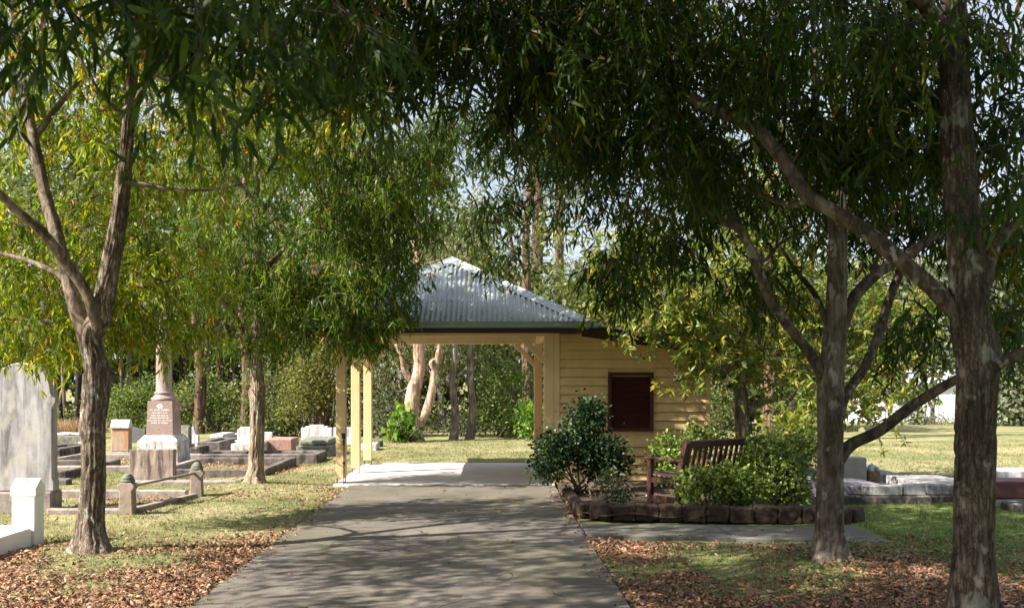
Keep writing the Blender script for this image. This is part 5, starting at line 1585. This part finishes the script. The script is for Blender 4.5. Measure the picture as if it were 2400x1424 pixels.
    # shrubs along the edge of the wood
    def bush(name, label, blobs, leaf, seed, Ls=(.06, .12), Wr=.27, per=60, sig=.22, stem_px=None, droop=.2, h=2.0):
        c = np.array(blobs[0][0])
        rng2 = np.random.default_rng(seed)
        T = empty(name, label=label, cat='shrub')
        cen = sample_blobs(blobs, rng2)
        base = np.array([c[0], c[1], gz(c[0], c[1]) - .03])
        ns = 7
        roots = base + rng2.normal(size=(ns, 3)) * np.array([.25, .2, 0])
        tips = c + rng2.normal(size=(ns, 3)) * np.array([.4, .3, .3])
        link('stems', twig_mesh('stems', roots, tips, np.full(ns, .035), np.full(ns, .012), rng2, 0, 4), M['bark_grey'], T)
        lines = [np.hstack([roots[k] + (tips[k] - roots[k]) * np.linspace(0, 1, 8)[:, None], np.ones((8, 1))]) for k in range(ns)]
        st = attach(cen, lines, rng2)
        tag(link('twigs', twig_mesh('twigs', st, cen, np.full(len(cen), .012), np.full(len(cen), .005), rng2, .05, 3), M['bark_grey'], T), kind='stuff')
        foliage('foliage', cen, leaf, rng2, per, sig, Ls, Wr, 'diamond', droop, T)
        settle(T, tuple(base))
    bush('bright_shrub', 'bright green broad leaved shrub at the left foot of the paperbark', [B(941, 985, 25.8, .24, .24, .5, 20), B(940, 1010, 25.8, .28, .26, .22, 12)], M['leaf_bright'], 301, (.14, .22), .36, 10, .14, droop=.9)
    bush('forest_shrub', 'large mid green shrub in front of the wood seen through the shelter right half', [B(1180, 890, 28.0, .9, .7, 1.1, 46), B(1150, 950, 27.8, .6, .6, .6, 16), B(1205, 985, 27.7, .7, .7, .4, 18)], M['leaf_mid'], 303, (.06, .12), .28, 60, .22)
    bush('forest_shrub', 'bright green low shrub beside the shelter right rear post', [B(1240, 985, 26.9, .35, .4, .5, 26)], M['leaf_bright'], 305, (.09, .15), .3, 30, .18)
    bush('wattle_tree', 'yellow green feathery tree left of the shelter posts', [B(725, 880, 28.2, .8, .8, .9, 60), B(690, 930, 28.1, .6, .6, .5, 26), B(770, 900, 28.3, .5, .5, .7, 24), B(740, 820, 28.4, .9, .8, .6, 30)], M['leaf_wattle'], 307, (.06, .12), .2, 64, .22)
    bush('forest_shrub', 'dark green shrub left of the yellow green feathery tree', [B(640, 930, 29.0, .9, .8, 1.1, 56), B(650, 990, 28.7, .7, .6, .5, 24)], M['leaf_forest'], 309, per=56)
    bush('forest_shrub', 'dense green shrub behind the orange stained headstone', [B(290, 950, 30.0, .9, .8, .7, 44), B(330, 930, 30.2, .7, .7, .8, 30)], M['leaf_mid'], 311, per=46, Ls=(.06, .12))
    bush('forest_shrub', 'grey green shrub between the shelter rear post and the paperbark', [B(905, 980, 27.6, .6, .6, .5, 24), B(885, 930, 28.0, .6, .6, .8, 20)], M['leaf_greygreen'], 313, per=56)
    bush('forest_shrub', 'green shrub right of the monument column', [B(500, 930, 31.0, 1.1, .8, .9, 44), B(440, 950, 31.0, .8, .8, .7, 30)], M['leaf_mid'], 315, per=56)
    bush('forest_shrub', 'grey green shrub beyond the shelter between the slender trunks', [B(1085, 1000, 28.4, .9, .5, .35, 18)], M['leaf_greygreen'], 317, per=56)
    bush('forest_shrub', 'feathery green shrub behind the broad leaved tree trunk', [B(1880, 960, 24.5, .6, .6, .6, 36), B(1680, 960, 24.5, .5, .5, .7, 26)], M['leaf_forest'], 319, per=56)
    # far trees across the field on the right
    def field_tree(label, px, d, r, top, blobs, leaf, seed, bark='bark_grey', limbs=(), name='field_tree', Ls=(.22, .4), per=34, sig=.55):
        far_tree(name, label, px, d, r, top, M[bark], M[leaf], seed, blobs, 0, limbs, Ls, .3, per, sig)
    field_tree('large grey-green tree at the right edge across the field', 2390, 47, .3, 7, [B(2400, 820, 47, 2.2, 2.0, 2.6, 90), B(2390, 950, 46.5, 1.7, 1.5, 1.0, 50), B(2420, 700, 47.5, 1.8, 1.5, 1.8, 40)], 'leaf_greygreen', 331)
    field_tree('small open tree in front of the white shed', 2188, 52, .12, 4.4, [B(2190, 850, 52, 1.5, 1.2, 1.2, 40), B(2150, 800, 52, 1.2, 1.0, 1.0, 26)], 'leaf_greygreen', 333, limbs=[[P4(2185, 960, 52, .08), P4(2165, 900, 52, .06), P4(2150, 850, 52, .03)]], per=22)
    field_tree('tall grey-green tree behind the white shed', 2150, 72, .4, 12, [B(2150, 760, 72, 4.0, 3, 2.6, 90), B(2060, 700, 74, 3.6, 3, 3.2, 70), B(2200, 680, 73, 3.0, 3, 3.0, 50)], 'leaf_greygreen', 335, Ls=(.35, .6), sig=.8)
    field_tree('broad green tree behind the shed, left of the near trunk', 2010, 70, .4, 10, [B(2010, 800, 70, 3.4, 3, 2.6, 80), B(1960, 880, 69, 2.6, 2, 1.6, 40)], 'leaf_forest', 337, Ls=(.35, .6), sig=.8)
    field_tree('tall tree right of the near trunk across the field', 2350, 68, .4, 13, [B(2340, 740, 68, 3.2, 3, 3.4, 80), B(2450, 640, 70, 4, 3, 4, 80)], 'leaf_greygreen', 339, Ls=(.35, .6), sig=.8)
    bush('field_shrub', 'dry grey shrub on the field in front of the white shed', [B(2170, 985, 50, 1.3, .6, .3, 30)], M['leaf_greygreen'], 341, (.15, .28), .12, 26, .3)

    # ---- the unbroken wood behind: one mass of foliage, and its low growth
    rng = np.random.default_rng(77)
    def wood(name, label, n, xr, yr, zf, leaf, Ls, Wr, per, sig, lowf=0.0):
        x = rng.uniform(xr[0], xr[1], n); y = rng.uniform(yr[0], yr[1], n)
        top = zf(x, y)
        z = top * (lowf + (1 - lowf) * rng.uniform(0, 1, n) ** 1.1)
        keepm = z > .1
        cen = np.stack([x, y, z], 1)[keepm]
        o = foliage(name, cen, leaf, rng, per, sig, Ls, Wr, 'diamond', .3, None, .2)
        tag(o, label, 'trees')
        return o
    def hleft(x, y):
        # ragged treetop line; lower where the sky shows right of the shelter roof
        base = 9.5 + 3.5 * (vnoise(x * .35, y * .2, 21) - .3) * 2
        dip = np.exp(-((x - y * .07) / 3.6) ** 4)
        base = base * (1 - dip) + (4.3 + 1.6 * vnoise(x * .9, y * .3, 23)) * dip
        return np.where(x > y * .11, np.minimum(base, 6.0 + 2.5 * vnoise(x * .5, y * .3, 22)), base)
    wood('woodland', 'dense dark green wood closing off the lawn behind the graves', 2000, (-26, 6.5), (32.5, 46), hleft, M['leaf_forest'], (.16, .32), .24, 42, .42, .27)
    wood('woodland_back', 'shaded depths of the wood seen between the trunks', 420, (-28, 7), (42, 48), lambda x, y: 4.5 + 0 * x, M['leaf_forest'], (.35, .6), .3, 30, .6)
    wood('woodland_undergrowth', 'mixed low green undergrowth along the foot of the wood', 620, (-20, 4.8), (28.6, 38), lambda x, y: .25 + 2.4 * np.clip(vnoise(x * .8, y * .5, 31) * 2.0 - .85, 0, 1), M['leaf_forest'], (.08, .16), .26, 44, .24)
    wood('far_woodland', 'hazy belt of trees beyond the field on the right', 900, (8, 75), (78, 100), lambda x, y: 7.5 + 5 * vnoise(x * .15, y * .1, 41), M['leaf_greygreen'], (.7, 1.2), .35, 26, 1.2)
    wood('sky_block_trees', 'added unseen trees behind the viewer that block sky light', 500, (-11, 11), (-16, -3.5), lambda x, y: 3.0 + 5.0 * vnoise(x * .4, y * .4, 61), M['leaf_shaded'], (.28, .5), .3, 30, .5, .15)  # out of view, put in to hold back sky fill from behind
    wood('side_woodland', 'trees right of the shelter behind the broad leaved tree', 420, (6.2, 13.5), (34, 46), lambda x, y: 2.5 + 4.5 * vnoise(x * .5, y * .3, 51), M['leaf_forest'], (.28, .5), .3, 28, .5)
background()

# ------------------------------------------------------------------ grass, fallen leaves, twigs
def in_path(x, y, m=0.0):
    a = (x > PX0 - m) & (x < PX1 + m) & (y < 14.9)
    b = (x > -2.33 - m) & (x < 1.2 + m) & (y > 14.85) & (y < 18.9 + m)
    c = (x > .95) & (x < 3.98) & (y > 9.93 - .1 * (x - 1) - m) & (y < 11.0 + m)
    d = (x > .95 - m) & (x < 4.2 + m) & (y > 10.9) & (y < 15.0)
    e = (x > .95) & (x < 3.4 + m) & (y > 14.9) & (y < 18.4)
    wh = (x > -6.3) & (x < -4.3 + m) & (y < 9.66 + m) & (y > 5.5)
    return a | b | c | d | e | wh

def litter_density(x, y):
    n = vnoise(x * .9, y * .9, 61) * .6 + vnoise(x * 2.6, y * 2.6, 62) * .4
    left = np.exp(-((y - 7.6) / 1.5) ** 2) * (x < PX0) * np.clip((x + 7.5) / 2, 0, 1)
    edgeL = np.exp(-((x - PX0 + .15) / .35) ** 2) * (y < 14.6) * (x < PX0) * .55
    right = np.exp(-((y - 7.0) / 1.7) ** 2) * (x > PX1) * np.clip((6.2 - x) / 2.5, 0, 1) * 1.0
    edgeR = np.exp(-((x - PX1 - .2) / .5) ** 2) * (y < 10) * (x > PX1) * .9
    t2 = np.exp(-(((x + 3.2) / 1.0) ** 2 + ((y - 13.7) / .6) ** 2)) * .7
    t1 = np.exp(-(((x + 3.5) / 1.0) ** 2 + ((y - 8.7) / .8) ** 2)) * .9
    plot = ((x > -5.2) & (x < -4.1) & (y > 12) & (y < 13.5)) * .75 + ((x > -5.4) & (x < -3.4) & (y > 16.6) & (y < 18.9)) * .5 + ((x > -8.2) & (x < -5.7) & (y > 17.6) & (y < 20.2)) * .4
    return np.clip((left + edgeL + right + edgeR + t1 + t2) * np.clip(n * 2.6 - .55, 0.05, 1.2) + plot + .035, 0, 1)

def scatter():
    rng = np.random.default_rng(99)
    # ---- grass blades
    regs = [((-7.5, PX0), (6.0, 10.5), 2000, (.022, .055), .0026), ((-9, PX0), (10.5, 20), 900, (.024, .05), .0042), ((PX1, 4.6), (5.8, 10.4), 1800, (.020, .052), .0026), ((4.0, 8.5), (6.0, 15), 1100, (.02, .05), .004), ((-6, 6.5), (18.4, 26.5), 480, (.028, .05), .006), ((6.5, 14), (14, 26), 230, (.03, .055), .008)]
    Bp, Bd, Bl, Bw, Br = [], [], [], [], []
    for (x0, x1), (y0, y1), dens, hl, wd in regs:
        n = int((x1 - x0) * (y1 - y0) * dens)
        x = rng.uniform(x0, x1, n); y = rng.uniform(y0, y1, n)
        k = ~in_path(x, y, -.03 + .04 * rng.uniform(size=n))
        k &= rng.uniform(size=n) > litter_density(x, y) * 1.05
        tuft = vnoise(x * 4, y * 4, 71)
        k &= rng.uniform(size=n) < .35 + tuft
        x, y, tuft = x[k], y[k], tuft[k]
        n = len(x)
        z = ground_z(x, y) - .004
        Bp.append(np.stack([x, y, z], 1))
        Bd.append(np.stack([rng.normal(size=n) * .55, rng.normal(size=n) * .55, np.ones(n)], 1))
        Bl.append(rng.uniform(hl[0], hl[1], n) * (.6 + .8 * tuft)); Bw.append(np.full(n, wd)); Br.append(rng.uniform(size=n))
    p, d, l_, w_, r_ = (np.concatenate(a) for a in (Bp, Bd, Bl, Bw, Br))
    # one triangle per blade
    N = len(p)
    d = unit(d); rv = rng.normal(size=(N, 3)); side = unit(np.cross(d, rv))
    V = np.stack([p - side * w_[:, None], p + side * w_[:, None], p + d * l_[:, None]], 1).reshape(-1, 3)
    me = np_mesh('lawn_grass', V, np.arange(3 * N), np.arange(N) * 3, r_)
    tag(link('lawn_grass', me, M['blade']), 'short dry and green mown grass blades of the lawns', 'grass', kind='stuff')
    # ---- fallen leaves
    Lp, Ll = [], []
    for (x0, x1), (y0, y1), dens in (((-7.5, PX0), (5.8, 10.5), 3400), ((-7.5, PX0), (10.5, 20.5), 900), ((PX1, 5.6), (5.6, 10.2), 3600), ((4.0, 7), (10, 13), 300)):
        n = int((x1 - x0) * (y1 - y0) * dens)
        x = rng.uniform(x0, x1, n); y = rng.uniform(y0, y1, n)
        k = (rng.uniform(size=n) < litter_density(x, y)) & ~in_path(x, y, -.03)
        Lp.append(np.stack([x[k], y[k], ground_z(x[k], y[k]) + rng.uniform(.002, .03, k.sum())], 1))
    # leaves blown on to the concrete and the bed
    n = 110
    x = rng.uniform(PX0, PX1, n); y = rng.uniform(6.2, 15.5, n); Lp.append(np.stack([x, y, np.full(n, .038)], 1))
    n = 900
    e_ = np.abs(rng.normal(size=n)) * .10
    x = np.where(rng.uniform(size=n) < .5, PX0 + e_ - .03, PX1 - e_ + .03); y = rng.uniform(6.0, 13.5, n)
    kk = rng.uniform(size=n) < vnoise(x * 0, y * 1.5, 64) * 1.3
    Lp.append(np.stack([x[kk], y[kk], np.full(kk.sum(), .038)], 1))
    # a few caught on the roof and along the gutter
    n = 90
    t_ = rng.uniform(0, 1, n) ** 2 * .7; x = -.614 + rng.uniform(-1, 1, n) * 2.0 * (1 - t_)
    Lp.append(np.stack([x, 14.45 + 2.2 * t_, 2.44 + 1.18 * t_ + .025], 1))
    n = 260
    x = PX1 - np.abs(rng.normal(size=n)) * .10 + .06; y = rng.uniform(11.2, 14.2, n); Lp.append(np.stack([x, y, np.full(n, .04)], 1))
    n = 420
    x = rng.uniform(1.2, 4.1, n); y = rng.uniform(11.35, 14.6, n); Lp.append(np.stack([x, y, np.full(n, SOIL_Z + .02)], 1))
    n = 60
    x = rng.uniform(1.1, 3.9, n); y = rng.uniform(9.9, 10.8, n); Lp.append(np.stack([x, y, np.full(n, .036)], 1))
    p = np.vstack(Lp); N = len(p)
    d = np.stack([rng.normal(size=N), rng.normal(size=N), rng.normal(size=N) * .4], 1)
    ln = rng.uniform(.022, .058, N)
    me = leaves_mesh('fallen_leaves', p, d, ln, ln * rng.uniform(.12, .24, N), rng.beta(1.6, 1.3, N), 'lance', .45, .5, rng, .5)
    tag(link('fallen_leaves', me, M['litter']), 'brown and reddish fallen leaves scattered under the trees', 'fallen leaves', kind='stuff')
    # ---- twigs on the ground
    n = 90
    x = np.where(rng.uniform(size=n) < .5, rng.uniform(-6, 0.9, n), rng.uniform(0, 5, n)); y = rng.uniform(6.3, 10, n)
    a = rng.uniform(0, 6.28, n); L = rng.uniform(.08, .4, n)
    zz = np.where(in_path(x, y), .038, ground_z(x, y) + .02)
    s = np.stack([x, y, zz], 1); e = s + np.stack([np.cos(a) * L, np.sin(a) * L, rng.uniform(0, .03, n)], 1)
    me = twig_mesh('fallen_twigs', s, e, np.full(n, .0035), np.full(n, .0015), rng, .03, 4)
    tag(link('fallen_twigs', me, M['bark_limb']), 'thin broken twigs lying on the drive and grass', 'twigs', kind='stuff')
    # ---- tall dry grass by the wood
    n = 5000
    x = rng.uniform(X(100, 27), X(215, 27), n); y = rng.uniform(26.4, 28, n)
    p = np.stack([x, y, np.full(n, -.02)], 1)
    d = np.stack([rng.normal(size=n) * .22, rng.normal(size=n) * .2, np.ones(n)], 1)
    ln = rng.uniform(.2, .62, n)
    me = leaves_mesh('dry_grass', p, d, ln, np.full(n, .007), rng.uniform(size=n), 'diamond', .1, .1, rng)
    tag(link('dry_grass', me, M['dry']), 'tall dry orange grass beyond the graves left of the first tree', 'grass', kind='stuff')
scatter()
